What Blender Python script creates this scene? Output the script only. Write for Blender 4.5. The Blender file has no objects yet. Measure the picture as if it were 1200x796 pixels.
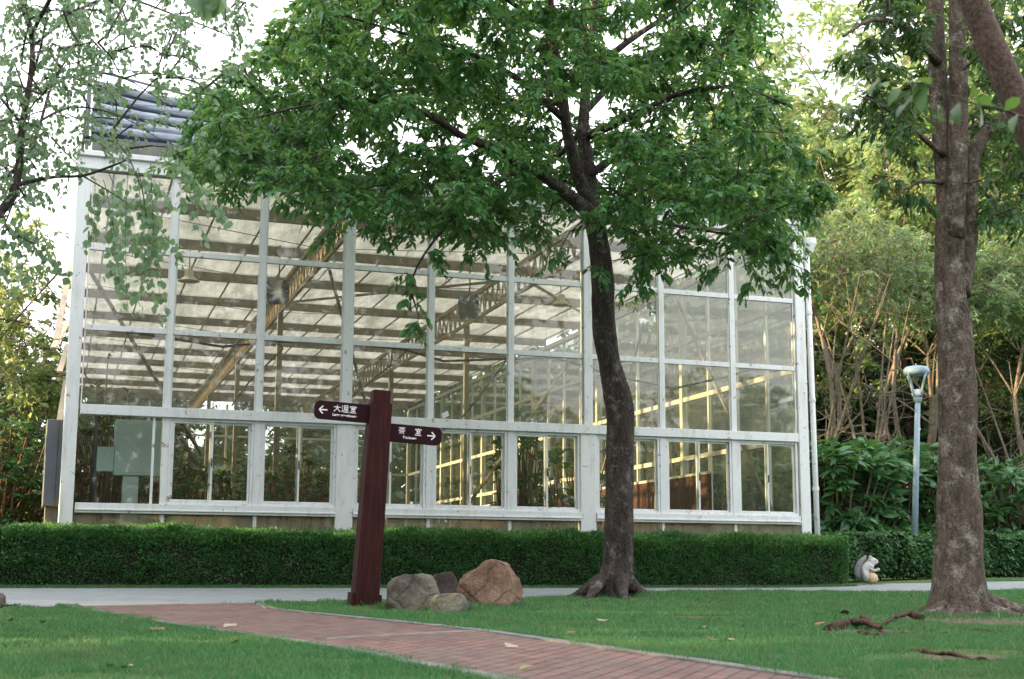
import bpy, math, random
import numpy as np
from mathutils import Vector, Matrix, noise as mn
random.seed(7); RNG = np.random.default_rng(7)
SC = bpy.context.scene; COL = SC.collection
R_ = math.radians
# ------------------------------------------------------------------ camera
F, PITCH, ROLL, YAW, CH = 1640., R_(9.42), R_(.22), R_(19.65), 0.66
cam_d = bpy.data.cameras.new('camera'); cam = bpy.data.objects.new('camera', cam_d); COL.objects.link(cam)
cam_d.sensor_width = 36; cam_d.lens = 36*F/1200; cam_d.clip_end = 2000; cam_d.clip_start = .05
cam.matrix_world = Matrix.Translation((0, 0, CH)) @ Matrix.Rotation(-YAW, 4, 'Z') @ Matrix.Rotation(math.pi/2+PITCH, 4, 'X') @ Matrix.Rotation(ROLL, 4, 'Z')
cam_d.dof.use_dof = True; cam_d.dof.focus_distance = 19; cam_d.dof.aperture_fstop = 4.0
SC.camera = cam
# ------------------------------------------------------------------ light
SUN_EL, SUN_AZ = 8.5, -77.       # azimuth of the sun measured from +Y (towards +X), degrees
wd = bpy.data.worlds.new('World'); SC.world = wd; wd.use_nodes = True
nt = wd.node_tree; nt.nodes.clear()
sky = nt.nodes.new('ShaderNodeTexSky'); sky.sky_type = 'NISHITA'; sky.sun_disc = False
sky.sun_elevation = R_(SUN_EL); sky.sun_rotation = R_(SUN_AZ); sky.dust_density = 4.0; sky.air_density = 1.3; sky.ozone_density = 1.5
mixw = nt.nodes.new('ShaderNodeMix'); mixw.data_type = 'RGBA'; mixw.inputs[0].default_value = .52
mixw.inputs[7].default_value = (15.2, 14.7, 15.1, 1)        # thin bright evening cloud veil
bg = nt.nodes.new('ShaderNodeBackground'); bg.inputs[1].default_value = .1
ow = nt.nodes.new('ShaderNodeOutputWorld')
nt.links.new(sky.outputs[0], mixw.inputs[6]); nt.links.new(mixw.outputs[2], bg.inputs[0]); nt.links.new(bg.outputs[0], ow.inputs[0])
sd = bpy.data.lights.new('sun', 'SUN'); so = bpy.data.objects.new('sun', sd); COL.objects.link(so)
sd.energy = 5.0; sd.angle = R_(.6); sd.color = (1, .70, .38)
az = R_(SUN_AZ); el = R_(SUN_EL)
sdir = Vector((math.sin(az)*math.cos(el), math.cos(az)*math.cos(el), math.sin(el)))
so.rotation_euler = sdir.to_track_quat('Z', 'Y').to_euler(); so.location = (-20, 10, 30)
SC.view_settings.view_transform = 'Standard'; SC.view_settings.look = 'None'; SC.view_settings.gamma = 1
SC.view_settings.use_curve_mapping = False; SC.view_settings.exposure = 1.84
SC.render.engine = 'CYCLES'
cy_ = SC.cycles; cy_.use_denoising = True; cy_.max_bounces = 8; cy_.diffuse_bounces = 4; cy_.glossy_bounces = 3
cy_.transmission_bounces = 6; cy_.transparent_max_bounces = 40; cy_.caustics_reflective = False; cy_.caustics_refractive = False
cy_.sample_clamp_indirect = 6
# ------------------------------------------------------------------ projection of measured photo points to real places
cp, sp, cr, sr, cyw, syw = [g(a) for a in (PITCH, ROLL, YAW) for g in (math.cos, math.sin)]
def ray(px, py):
    x = (px-600)/F; u = -(py-398)/F
    cx = x*cr+u*sr; cu = -x*sr+u*cr
    yf = cp-cu*sp; z = sp+cu*cp
    return (cx*cyw+yf*syw, -cx*syw+yf*cyw, z)
def onY(px, py, Y):
    r = ray(px, py); t = Y/r[1]; return Vector((r[0]*t, Y, CH+r[2]*t))
def onD(px, py, D):
    r = ray(px, py); t = D/(r[0]*syw+r[1]*cyw); return Vector((r[0]*t, r[1]*t, CH+r[2]*t))
def depth(p): return p[0]*syw+p[1]*cyw
def ss(x, a, b):
    t = min(max((x-a)/(b-a), 0), 1); return t*t*(3-2*t)
def gz(x, y):
    return .0185*min(max(y, -30), 21.7)+.17*ss(x, 12, 19)*ss(y, 17, 24)
def G(px, py):
    r = ray(px, py); t = 2.
    while t < 80:
        if CH+r[2]*t <= gz(r[0]*t, r[1]*t): break
        t += .02
    return Vector((r[0]*t, r[1]*t, gz(r[0]*t, r[1]*t)))
def proj(p):
    x, y, z = p; z -= CH; cx = x*cyw-y*syw; f = x*syw+y*cyw
    cf = f*cp+z*sp; cu = -f*sp+z*cp
    return 600+F*(cx*cr-cu*sr)/cf, 398-F*(cx*sr+cu*cr)/cf
# ------------------------------------------------------------------ materials
def newmat(name):
    m = bpy.data.materials.new(name); m.use_nodes = True; m.node_tree.nodes.clear()
    return m, m.node_tree
def N(t, typ, **k):
    n = t.nodes.new(typ)
    for a, b in k.items(): setattr(n, a, b)
    return n
def coords(t, scale=(1, 1, 1)):
    tc = N(t, 'ShaderNodeTexCoord'); mp = N(t, 'ShaderNodeMapping'); mp.inputs['Scale'].default_value = scale
    t.links.new(tc.outputs['Object'], mp.inputs[0]); return mp.outputs[0]
def ramp(t, src, stops):
    r = N(t, 'ShaderNodeValToRGB'); e = r.color_ramp.elements
    while len(e) < len(stops): e.new(.5)
    for i, (p, c) in enumerate(stops): e[i].position = p; e[i].color = (*c, 1) if len(c) == 3 else c
    t.links.new(src, r.inputs[0]); return r.outputs[0]
def noise(t, vec, scale, detail=5, rough=.6):
    n = N(t, 'ShaderNodeTexNoise'); n.inputs['Scale'].default_value = scale; n.inputs['Detail'].default_value = detail
    n.inputs['Roughness'].default_value = rough; t.links.new(vec, n.inputs['Vector']); return n.outputs['Fac']
def mix(t, a, b, f, mode='MIX'):
    m = N(t, 'ShaderNodeMix', data_type='RGBA', blend_type=mode)
    for i, v in ((6, a), (7, b), (0, f)):
        if hasattr(v, 'links'): t.links.new(v, m.inputs[i])
        elif isinstance(v, (int, float)): m.inputs[i].default_value = v
        else: m.inputs[i].default_value = (*v, 1)
    return m.outputs[2]
def bump(t, h, s, d=.02):
    b = N(t, 'ShaderNodeBump'); b.inputs['Strength'].default_value = s; b.inputs['Distance'].default_value = d
    t.links.new(h, b.inputs['Height']); return b.outputs[0]
def pbsdf(t, col, rough=.6, nrm=None, spec=.4, metal=0):
    p = N(t, 'ShaderNodeBsdfPrincipled'); p.inputs['Specular IOR Level'].default_value = spec; p.inputs['Metallic'].default_value = metal
    if hasattr(col, 'links'): t.links.new(col, p.inputs['Base Color'])
    else: p.inputs['Base Color'].default_value = (*col, 1)
    if hasattr(rough, 'links'): t.links.new(rough, p.inputs['Roughness'])
    else: p.inputs['Roughness'].default_value = rough
    if nrm: t.links.new(nrm, p.inputs['Normal'])
    return p.outputs[0]
def out(t, sh):
    o = N(t, 'ShaderNodeOutputMaterial'); t.links.new(sh, o.inputs[0])
def plain(name, c1, c2, scale=6, rough=.6, bs=.15, detail=6, stretch=(1, 1, 1), spec=.4, metal=0):
    m, t = newmat(name); v = coords(t, stretch); n = noise(t, v, scale, detail)
    c = ramp(t, n, [(.3, c1), (.7, c2)]); out(t, pbsdf(t, c, rough, bump(t, n, bs), spec, metal)); return m
def leafmat(name, cols, trans=.35, tcol=(.22, .36, .05), rough=.42):
    m, t = newmat(name)
    g = N(t, 'ShaderNodeNewGeometry'); oi = N(t, 'ShaderNodeObjectInfo')
    k = len(cols); c = ramp(t, g.outputs['Random Per Island'], [(i/(k-1), cc) for i, cc in enumerate(cols)])
    hs = N(t, 'ShaderNodeHueSaturation'); mr = N(t, 'ShaderNodeMapRange'); mr.inputs[3].default_value = .8; mr.inputs[4].default_value = 1.25
    t.links.new(oi.outputs['Random'], mr.inputs[0]); t.links.new(mr.outputs[0], hs.inputs['Value']); t.links.new(c, hs.inputs['Color'])
    p = pbsdf(t, hs.outputs[0], rough, None, .45)
    tr = N(t, 'ShaderNodeBsdfTranslucent'); t.links.new(mix(t, hs.outputs[0], tcol, .55), tr.inputs[0])
    ms = N(t, 'ShaderNodeMixShader'); ms.inputs[0].default_value = trans
    t.links.new(p, ms.inputs[1]); t.links.new(tr.outputs[0], ms.inputs[2]); out(t, ms.outputs[0]); return m
def barkmat(name, c1, c2, c3, lich=.60, sc=9, bs=1.0):
    m, t = newmat(name); v = coords(t, (1, 1, .35)); v2 = coords(t)
    n1 = noise(t, v, sc, 9, .78); n2 = noise(t, v2, 5.2, 8, .75); n3 = noise(t, v2, 42, 4, .7)
    c = ramp(t, n1, [(.32, c1), (.62, c2)]); f = ramp(t, n2, [(lich-.06, (0, 0, 0)), (lich+.06, (1, 1, 1))])
    c = mix(t, c, c3, f); c = mix(t, c, ramp(t, n3, [(.35, (.35,)*3), (.68, (1.35,)*3)]), .9, 'MULTIPLY')
    vo = N(t, 'ShaderNodeTexVoronoi'); vo.inputs['Scale'].default_value = 22; t.links.new(v, vo.inputs['Vector'])
    h = mix(t, n1, vo.outputs['Distance'], .4)
    out(t, pbsdf(t, c, .85, bump(t, h, bs, .06), .2)); return m
def paintmat(name, base=(.72, .76, .77), rust=.60, dirt=(.42, .43, .38)):
    m, t = newmat(name); v = coords(t); vs = coords(t, (3, 3, .5))
    n = noise(t, vs, 2.4, 8, .7); n2 = noise(t, v, 7, 7, .75)
    c = mix(t, base, dirt, ramp(t, n, [(.5, (0, 0, 0)), (.85, (.9, .9, .9))]))
    c = mix(t, c, (.20, .075, .03), ramp(t, n2, [(rust, (0, 0, 0)), (rust+.05, (.9, .9, .9))]))
    out(t, pbsdf(t, c, .5, bump(t, n2, .12, .01), .4)); return m
def glassmat(name, dirt=.12, dcol=(.5, .53, .5), refl=1.0):
    m, t = newmat(name); oi = N(t, 'ShaderNodeObjectInfo'); ml = N(t, 'ShaderNodeMath', operation='MULTIPLY'); ml.inputs[1].default_value = 90; t.links.new(oi.outputs['Random'], ml.inputs[0])
    tc = N(t, 'ShaderNodeTexCoord'); va = N(t, 'ShaderNodeVectorMath', operation='ADD'); t.links.new(tc.outputs['Object'], va.inputs[0]); t.links.new(ml.outputs[0], va.inputs[1])
    mp = N(t, 'ShaderNodeMapping'); mp.inputs['Scale'].default_value = (4.5, 1, .6); t.links.new(va.outputs[0], mp.inputs[0])
    n = noise(t, mp.outputs[0], 1.6, 8, .62); n2 = noise(t, coords(t), 30, 3, .6)
    tr = N(t, 'ShaderNodeBsdfTransparent'); tr.inputs[0].default_value = (.90, .94, .92, 1)
    gl = N(t, 'ShaderNodeBsdfGlossy'); gl.inputs['Roughness'].default_value = .02
    w = noise(t, coords(t), .9, 2); t.links.new(bump(t, w, .012, .05), gl.inputs['Normal'])
    fr = N(t, 'ShaderNodeFresnel'); fr.inputs[0].default_value = 1.5
    mm = N(t, 'ShaderNodeMath', operation='MULTIPLY', use_clamp=True); mm.inputs[1].default_value = 1.25*refl; t.links.new(fr.outputs[0], mm.inputs[0])
    m1 = N(t, 'ShaderNodeMixShader'); t.links.new(mm.outputs[0], m1.inputs[0]); t.links.new(tr.outputs[0], m1.inputs[1]); t.links.new(gl.outputs[0], m1.inputs[2])
    df = N(t, 'ShaderNodeBsdfDiffuse'); df.inputs[0].default_value = (*dcol, 1)
    dt = N(t, 'ShaderNodeBsdfTranslucent'); dt.inputs[0].default_value = (*dcol, 1)
    m0 = N(t, 'ShaderNodeMixShader'); m0.inputs[0].default_value = .5; t.links.new(df.outputs[0], m0.inputs[1]); t.links.new(dt.outputs[0], m0.inputs[2])
    f = ramp(t, n, [(.3, (dirt*.55,)*3), (.78, (min(1, dirt*1.5),)*3)])
    f2 = ramp(t, n2, [(.66, (0,)*3), (.74, (.35,)*3)]); f = mix(t, f, f2, .5, 'ADD')
    m2 = N(t, 'ShaderNodeMixShader'); t.links.new(f, m2.inputs[0]); t.links.new(m1.outputs[0], m2.inputs[1]); t.links.new(m0.outputs[0], m2.inputs[2])
    out(t, m2.outputs[0]); return m
M = {}
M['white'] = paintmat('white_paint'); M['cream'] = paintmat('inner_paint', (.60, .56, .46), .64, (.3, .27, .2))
M['steel'] = plain('rusty_steel', (.14, .115, .085), (.30, .25, .19), 5, .75, .4)
M['truss'] = plain('worn_truss_paint', (.20, .13, .07), (.50, .42, .30), 9, .7, .4)
M['glass'] = glassmat('dusty_glass', .16); M['glass_low'] = glassmat('clean_glass', .035, (.35, .38, .36), .75); M['glass_base'] = glassmat('mossy_glass', .5, (.52, .50, .38))
M['glass_side'] = glassmat('side_glass', .05, (.5, .5, .42), .5)
def roofmat():
    m, t = newmat('roof_sheet'); v = coords(t, (1, .25, 1)); n = noise(t, v, 3, 7, .7)
    c = ramp(t, n, [(.35, (.30, .29, .25)), (.62, (.58, .565, .50))])
    d = N(t, 'ShaderNodeBsdfDiffuse'); tr = N(t, 'ShaderNodeBsdfTranslucent'); t.links.new(c, d.inputs[0]); t.links.new(c, tr.inputs[0])
    ms = N(t, 'ShaderNodeMixShader'); ms.inputs[0].default_value = .55; t.links.new(d.outputs[0], ms.inputs[1]); t.links.new(tr.outputs[0], ms.inputs[2])
    out(t, ms.outputs[0]); return m
M['roof'] = roofmat()
M['maroon'] = plain('maroon_timber', (.020, .006, .006), (.056, .016, .015), 9, .75, .6, 8, (4, 4, .3), .15)
M['sign_red'] = plain('maroon_board', (.016, .003, .007), (.026, .005, .010), 5, .7, .15, spec=.15)
M['letter'] = plain('white_letter', (.78, .78, .80), (.85, .85, .85), 5, .5, 0)
M['bark'] = barkmat('dark_bark', (.016, .013, .012), (.10, .082, .075), (.23, .21, .20))
M['bark2'] = barkmat('grey_bark', (.036, .027, .022), (.17, .135, .11), (.30, .27, .235), .58, 8)
M['bark3'] = barkmat('smooth_bark', (.075, .052, .042), (.13, .092, .075), (.16, .125, .10), .64, 5, .35)
M['bark4'] = barkmat('pale_bark', (.09, .075, .055), (.21, .18, .135), (.28, .25, .20), .6, 8, .4)
M['root'] = barkmat('root_bark', (.035, .018, .012), (.13, .075, .050), (.28, .23, .19), .66)
M['stem'] = plain('stem_brown', (.10, .055, .03), (.20, .12, .07), 8, .8)
M['leaf'] = leafmat('tree_leaf', [(.026, .10, .042), (.042, .155, .058), (.075, .22, .070), (.046, .17, .075), (.14, .25, .06)], .45)
M['leaf_r'] = leafmat('dark_tree_leaf', [(.022, .075, .030), (.036, .12, .042), (.06, .16, .05)], .40)
M['leaf_birch'] = leafmat('pale_round_leaf', [(.14, .27, .17), (.20, .34, .22), (.26, .40, .24)], .55, (.3, .42, .14))
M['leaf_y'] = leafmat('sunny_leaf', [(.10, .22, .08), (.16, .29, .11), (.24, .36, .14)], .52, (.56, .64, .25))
M['leaf_pale'] = leafmat('pale_canopy_leaf', [(.08, .17, .08), (.13, .24, .10), (.19, .30, .14)], .45, (.36, .40, .13))
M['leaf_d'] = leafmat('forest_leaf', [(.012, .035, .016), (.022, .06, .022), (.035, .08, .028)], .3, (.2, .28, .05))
M['leaf_big'] = leafmat('broad_shrub_leaf', [(.022, .085, .032), (.040, .14, .048), (.08, .20, .08)], .28, (.15, .3, .06), .35)
M['leaf_hedge'] = leafmat('hedge_leaf', [(.024, .11, .042), (.042, .18, .060), (.075, .27, .075), (.085, .28, .08), (.16, .11, .05)], .35, (.12, .3, .05), .5)
M['leaf_shrub'] = leafmat('low_shrub_leaf', [(.022, .075, .028), (.040, .125, .045), (.09, .20, .08)], .28, (.15, .3, .06), .4)
M['core'] = plain('hedge_twigs', (.006, .010, .006), (.02, .022, .012), 20, .9, .8)
def grassmat():
    m, t = newmat('grass_blade'); g = N(t, 'ShaderNodeNewGeometry')
    c = ramp(t, g.outputs['Random Per Island'], [(0, (.050, .18, .066)), (.5, (.078, .245, .085)), (.9, (.11, .26, .09)), (.94, (.20, .24, .10)), (1, (.32, .28, .16))])
    n = noise(t, coords(t), .9, 4); c = mix(t, c, (.12, .20, .075), ramp(t, n, [(.45, (0,)*3), (.68, (.6,)*3)]))
    p = pbsdf(t, c, .55, None, .3); tr = N(t, 'ShaderNodeBsdfTranslucent'); t.links.new(c, tr.inputs[0])
    ms = N(t, 'ShaderNodeMixShader'); ms.inputs[0].default_value = .35; t.links.new(p, ms.inputs[1]); t.links.new(tr.outputs[0], ms.inputs[2]); out(t, ms.outputs[0]); return m
M['grass'] = grassmat()
def groundmat():
    m, t = newmat('lawn_soil'); v = coords(t); n = noise(t, v, .7, 6); n2 = noise(t, v, 35, 5, .7)
    c = ramp(t, n, [(.35, (.045, .13, .038)), (.58, (.09, .15, .05)), (.70, (.15, .12, .075))])
    c = mix(t, c, ramp(t, n2, [(.3, (.45,)*3), (.7, (1.2,)*3)]), .8, 'MULTIPLY'); out(t, pbsdf(t, c, .9, bump(t, n2, .6, .03), .1)); return m
M['ground'] = groundmat()
M['concrete'] = plain('pale_concrete', (.17, .20, .21), (.25, .275, .28), 3, .85, .12, 9, spec=.3)
M['kerb'] = plain('kerb_concrete', (.09, .10, .095), (.20, .20, .19), 5, .85, .3, 9)
def brickmat():
    m, t = newmat('red_brick_paving'); tc = N(t, 'ShaderNodeTexCoord'); mp = N(t, 'ShaderNodeMapping'); mp.inputs['Rotation'].default_value = (0, 0, R_(-52))
    t.links.new(tc.outputs['Object'], mp.inputs[0])
    b = N(t, 'ShaderNodeTexBrick'); b.inputs['Scale'].default_value = 1; b.inputs['Brick Width'].default_value = .21; b.inputs['Row Height'].default_value = .105
    b.inputs['Mortar Size'].default_value = .009; b.inputs['Mortar Smooth'].default_value = .3; b.inputs['Color1'].default_value = (.130, .072, .062, 1); b.inputs['Color2'].default_value = (.20, .118, .098, 1); b.inputs['Mortar'].default_value = (.045, .038, .034, 1)
    t.links.new(mp.outputs[0], b.inputs['Vector']); n = noise(t, coords(t), 2.2, 8, .7)
    c = mix(t, b.outputs['Color'], (.12, .11, .10), ramp(t, n, [(.44, (0,)*3), (.72, (.8,)*3)]))
    n2 = noise(t, coords(t), 45, 4); c = mix(t, c, ramp(t, n2, [(.3, (.75,)*3), (.7, (1.2,)*3)]), .8, 'MULTIPLY')
    inv = N(t, 'ShaderNodeMath', operation='SUBTRACT'); inv.inputs[0].default_value = 1; t.links.new(b.outputs['Fac'], inv.inputs[1])
    out(t, pbsdf(t, c, .8, bump(t, inv.outputs[0], .7, .008), .25)); return m
M['brick'] = brickmat()
def rockmat(name, a, b, c3, lich):
    m, t = newmat(name); v = coords(t); n = noise(t, v, 3.2, 9, .7); n2 = noise(t, v, 1.8, 5); n3 = noise(t, v, 40, 5, .7)
    c = ramp(t, n, [(.34, a), (.64, b)]); c = mix(t, c, c3, ramp(t, n2, [(lich, (0,)*3), (lich+.12, (.8,)*3)]))
    c = mix(t, c, ramp(t, n3, [(.3, (.6,)*3), (.7, (1.25,)*3)]), .8, 'MULTIPLY')
    vo = N(t, 'ShaderNodeTexVoronoi', feature='DISTANCE_TO_EDGE'); vo.inputs['Scale'].default_value = 2.3; dv = N(t, 'ShaderNodeMix', data_type='VECTOR'); dv.inputs[0].default_value = .25
    nz = N(t, 'ShaderNodeTexNoise'); nz.inputs['Scale'].default_value = 2.5; t.links.new(v, nz.inputs['Vector']); t.links.new(v, dv.inputs[4]); t.links.new(nz.outputs['Color'], dv.inputs[5]); t.links.new(dv.outputs[1], vo.inputs['Vector'])
    ck = ramp(t, vo.outputs['Distance'], [(0, (.45,)*3), (.035, (1,)*3)]); c = mix(t, c, ck, .6, 'MULTIPLY')
    out(t, pbsdf(t, c, .9, bump(t, mix(t, mix(t, n, n3, .4), ck, .3), 1., .06), .2)); return m
M['rock_tan'] = rockmat('tan_stone', (.15, .088, .060), (.30, .21, .15), (.16, .14, .12), .6)
M['rock_grey'] = rockmat('grey_stone', (.075, .064, .055), (.21, .19, .16), (.24, .20, .14), .55)
M['rock_pale'] = rockmat('lichen_stone', (.08, .085, .07), (.18, .185, .15), (.08, .06, .04), .6)
M['rock_dark'] = rockmat('dark_stone', (.035, .028, .027), (.10, .08, .07), (.07, .06, .06), .6)
M['grey_metal'] = plain('grey_cabinet_metal', (.09, .11, .14), (.13, .15, .18), 2, .45, .05, metal=.2)
M['lamp_metal'] = plain('pale_blue_lamp_paint', (.16, .25, .32), (.24, .33, .39), 3, .4, .05)
M['dark'] = plain('dark_metal', (.03, .035, .04), (.06, .07, .08), 4, .6, .1)
M['board'] = plain('pale_blue_board', (.46, .60, .63), (.56, .70, .72), 2, .6, .03)
M['redwall'] = plain('red_brown_wall', (.055, .020, .015), (.12, .045, .032), 4, .8, .3)
M['statue'] = plain('grey_statue_paint', (.30, .31, .30), (.60, .59, .56), 7, .7, .3)
M['statue_dark'] = plain('dark_grey_statue_paint', (.12, .13, .14), (.28, .29, .30), 7, .7, .3)
M['ochre'] = plain('ochre_sunlight_tint', (.40, .28, .13), (.54, .42, .25), 8, .7, .3)  # ochre stands for warm sunlight on the grey statue
M['cloth'] = plain('blue_grey_cloth', (.16, .20, .27), (.46, .52, .60), 5, .85, .8, 6, (.5, 5, 5))
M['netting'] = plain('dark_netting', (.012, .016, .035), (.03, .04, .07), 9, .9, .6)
M['dead_leaf'] = plain('dry_leaf', (.20, .09, .04), (.36, .22, .11), 9, .7, .2)
M['pale_leaf'] = plain('bleached_leaf', (.26, .21, .15), (.40, .34, .26), 9, .7, .2)
M['bulb'] = plain('lamp_glass', (.5, .55, .58), (.6, .65, .68), 4, .3, 0)
M['soil'] = plain('floor_soil', (.10, .085, .06), (.20, .17, .12), 3, .95, .4)
# ------------------------------------------------------------------ mesh helpers
class MB:
    def __init__(s): s.v = []; s.f = []; s.sm = []
    def quad(s, a, b, c, d):
        k = len(s.v); s.v += [tuple(a), tuple(b), tuple(c), tuple(d)]; s.f.append((k, k+1, k+2, k+3)); return s
    def box(s, x0, x1, y0, y1, z0, z1):
        k = len(s.v)
        s.v += [(x, y, z) for z in (z0, z1) for y in (y0, y1) for x in (x0, x1)]
        s.f += [tuple(k+i for i in q) for q in ((0, 2, 3, 1), (4, 5, 7, 6), (0, 1, 5, 4), (2, 6, 7, 3), (0, 4, 6, 2), (1, 3, 7, 5))]; return s
    def bar(s, p, q, w, h=None, up=(0, 0, 1)):
        h = h or w; p = Vector(p); q = Vector(q); d = (q-p).normalized(); up = Vector(up)
        if abs(d.dot(up)) > .98: up = Vector((0, 1, 0))
        a = d.cross(up).normalized()*w/2; b = a.cross(d).normalized()*h/2; k = len(s.v)
        for c in (p, q): s.v += [tuple(c+a*i+b*j) for i, j in ((-1, -1), (1, -1), (1, 1), (-1, 1))]
        s.f += [tuple(k+i for i in f) for f in ((0, 1, 2, 3), (7, 6, 5, 4), (0, 4, 5, 1), (1, 5, 6, 2), (2, 6, 7, 3), (3, 7, 4, 0))]; return s
    def tube(s, pts, rad, n=8, rough=0, cap=True, flare=None, seed=0):
        pts = [Vector(p) for p in pts]; m = len(pts); k0 = len(s.v)
        if isinstance(rad, (int, float)): rad = [rad]*m
        ref = None
        for i, p in enumerate(pts):
            d = (pts[min(i+1, m-1)]-pts[max(i-1, 0)]); d = d.normalized() if d.length > 1e-9 else Vector((0, 0, 1))
            if ref is None: ref = d.orthogonal().normalized()
            a = (ref-d*ref.dot(d)); a = a.normalized() if a.length > 1e-6 else d.orthogonal().normalized(); ref = a; b = d.cross(a)
            for j in range(n):
                t = 2*math.pi*j/n; r = rad[i]
                o = a*math.cos(t)+b*math.sin(t)
                if rough: r *= 1+rough*mn.noise(Vector((o.x*1.6+seed, o.y*1.6, p.z*1.8)))+rough*.45*mn.noise(Vector((o.x*4+seed, o.y*4, p.z*5)))
                if flare: r *= flare(math.atan2(o.y, o.x), p.z)
                s.v.append(tuple(p+o*r))
        for i in range(m-1):
            for j in range(n):
                a = k0+i*n+j; b = k0+i*n+(j+1) % n; s.f.append((a, b, b+n, a+n))
        if cap: s.f.append(tuple(k0+j for j in range(n))[::-1]); s.f.append(tuple(k0+(m-1)*n+j for j in range(n)))
        return s
    def lathe(s, c, prof, n=24):
        k0 = len(s.v); c = Vector(c)
        for r, z in prof:
            for j in range(n): t = 2*math.pi*j/n; s.v.append((c.x+r*math.cos(t), c.y+r*math.sin(t), c.z+z))
        for i in range(len(prof)-1):
            for j in range(n): a = k0+i*n+j; b = k0+i*n+(j+1) % n; s.f.append((a, b, b+n, a+n))
        return s
    def mesh(s, name, smooth=False):
        me = bpy.data.meshes.new(name); me.from_pydata(s.v, [], s.f); me.update()
        if smooth: me.polygons.foreach_set('use_smooth', [True]*len(me.polygons))
        return me
    def build(s, name, mat, parent=None, smooth=False, bevel=0):
        return mobj(name, s.mesh(name, smooth), mat, parent, bevel)
def mobj(name, me, mat, parent=None, bevel=0):
    if mat: me.materials.append(M[mat] if isinstance(mat, str) else mat)
    o = bpy.data.objects.new(name, me); COL.objects.link(o)
    if parent: o.parent = parent; o.matrix_parent_inverse = Matrix.Translation(parent.location).inverted() if parent.get('w') else Matrix()
    if bevel:
        b = o.modifiers.new('bevel', 'BEVEL'); b.width = bevel; b.segments = 2; b.limit_method = 'ANGLE'
    return o
def tag(o, label=None, cat=None, group=None, kind=None):
    if label: o['label'] = label
    if cat: o['category'] = cat
    if group: o['group'] = group
    if kind: o['kind'] = kind
    return o
def empty(name, loc, label, cat, group=None, world=True):
    """world=True: its parts are given in world coordinates"""
    o = bpy.data.objects.new(name, None); COL.objects.link(o); o.location = loc; o.empty_display_size = .3
    if world: o['w'] = 1
    return tag(o, label, cat, group)
def copytree(o, parent=None):
    c = o.copy(); COL.objects.link(c); c.parent = parent
    for ch in o.children: copytree(ch, c)
    return c
# ------------------------------------------------------------------ leaves
def nrm(a): return a/np.maximum(np.linalg.norm(a, axis=1, keepdims=True), 1e-9)
class Leaves:
    def __init__(s): s.P = []; s.D = []; s.S = []
    def add(s, p, d, size): s.P.append(p); s.D.append(d); s.S.append(size)
    def arr(s): return np.array(s.P), np.array(s.D), np.array(s.S)
def leafmesh(name, P, D, S, width=.42, upbias=1.0, shape='hex', droop=.25):
    P = np.asarray(P, float); D = nrm(np.asarray(D, float)); S = np.asarray(S, float)[:, None]; n = len(P)
    up = RNG.normal(0, .55, (n, 3)); up[:, 2] += upbias
    W = nrm(np.cross(D, up)); U = nrm(np.cross(W, D)); w = S*width*.5
    if shape == 'hex':
        V = np.stack([P, P+D*S*.3+W*w*.85+U*S*.05, P+D*S*.3-W*w*.85+U*S*.05, P+D*S*.68+W*w*.75-U*S*droop*.25, P+D*S*.68-W*w*.75-U*S*droop*.25, P+D*S-U*S*droop], 1)
        f = np.array([0, 1, 2, 1, 3, 4, 2, 3, 5, 4]); tot = [3, 4, 3]; nv = 6
    else:
        V = np.stack([P, P+D*S*.45+W*w, P+D*S*.45-W*w, P+D*S-U*S*droop], 1)
        f = np.array([0, 1, 2, 1, 3, 2]); tot = [3, 3]; nv = 4
    me = bpy.data.meshes.new(name); V = V.reshape(-1, 3)
    L = (f[None, :]+(np.arange(n)*nv)[:, None]).ravel(); T = np.tile(tot, n)
    me.vertices.add(len(V)); me.vertices.foreach_set('co', V.ravel())
    me.loops.add(len(L)); me.loops.foreach_set('vertex_index', L.astype(np.int32))
    me.polygons.add(len(T)); me.polygons.foreach_set('loop_start', np.concatenate([[0], np.cumsum(T)[:-1]]).astype(np.int32))
    me.update(calc_edges=True); me.validate(); return me
def rv(s=1): return Vector((random.gauss(0, s), random.gauss(0, s), random.gauss(0, s)))
def clump(wood, lv, c, r, attach, ar, twigs=8, nl=14, size=.11, flat=.6, drop=.35, tw=.004, seg=4):
    c = Vector(c); a = Vector(attach); L = (c-a).length
    mid = a.lerp(c, .5)+Vector((0, 0, .10*L))+rv(.05*L)
    m2 = a.lerp(c, .8)+Vector((0, 0, .06*L))+rv(.04*L)
    r0 = min(ar*.6, .008+.012*L)
    if L > .05: wood.tube([a, mid, m2, c], [r0, r0*.75, r0*.55, tw], 5, cap=False)
    for _ in range(twigs):
        st = c if random.random() < .5 else m2
        d = rv().normalized(); d.z = d.z*flat; end = c+d*r*random.uniform(.55, 1.1)-Vector((0, 0, drop*r*random.random()))
        ml = st.lerp(end, .5)+Vector((0, 0, .12*r))+rv(.05*r)
        wood.tube([st, ml, end], [tw, tw*.8, tw*.4], 3, cap=False)
        side = 1
        for i in range(nl):
            t = .25+.75*(i+random.random())/nl
            p = (st.lerp(ml, t*2) if t < .5 else ml.lerp(end, t*2-1))
            dd = (end-st).normalized(); s_ = dd.cross(Vector((0, 0, 1)))
            if s_.length < .1: s_ = Vector((1, 0, 0))
            s_.normalize(); side = -side
            v = dd*random.uniform(.2, .9)+s_*side*random.uniform(.3, 1)+rv(.25); v.z -= drop*random.uniform(.2, 1.1)
            lv.add(tuple(p+rv(.012)), tuple(v), size*random.uniform(.6, 1.2))
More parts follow.
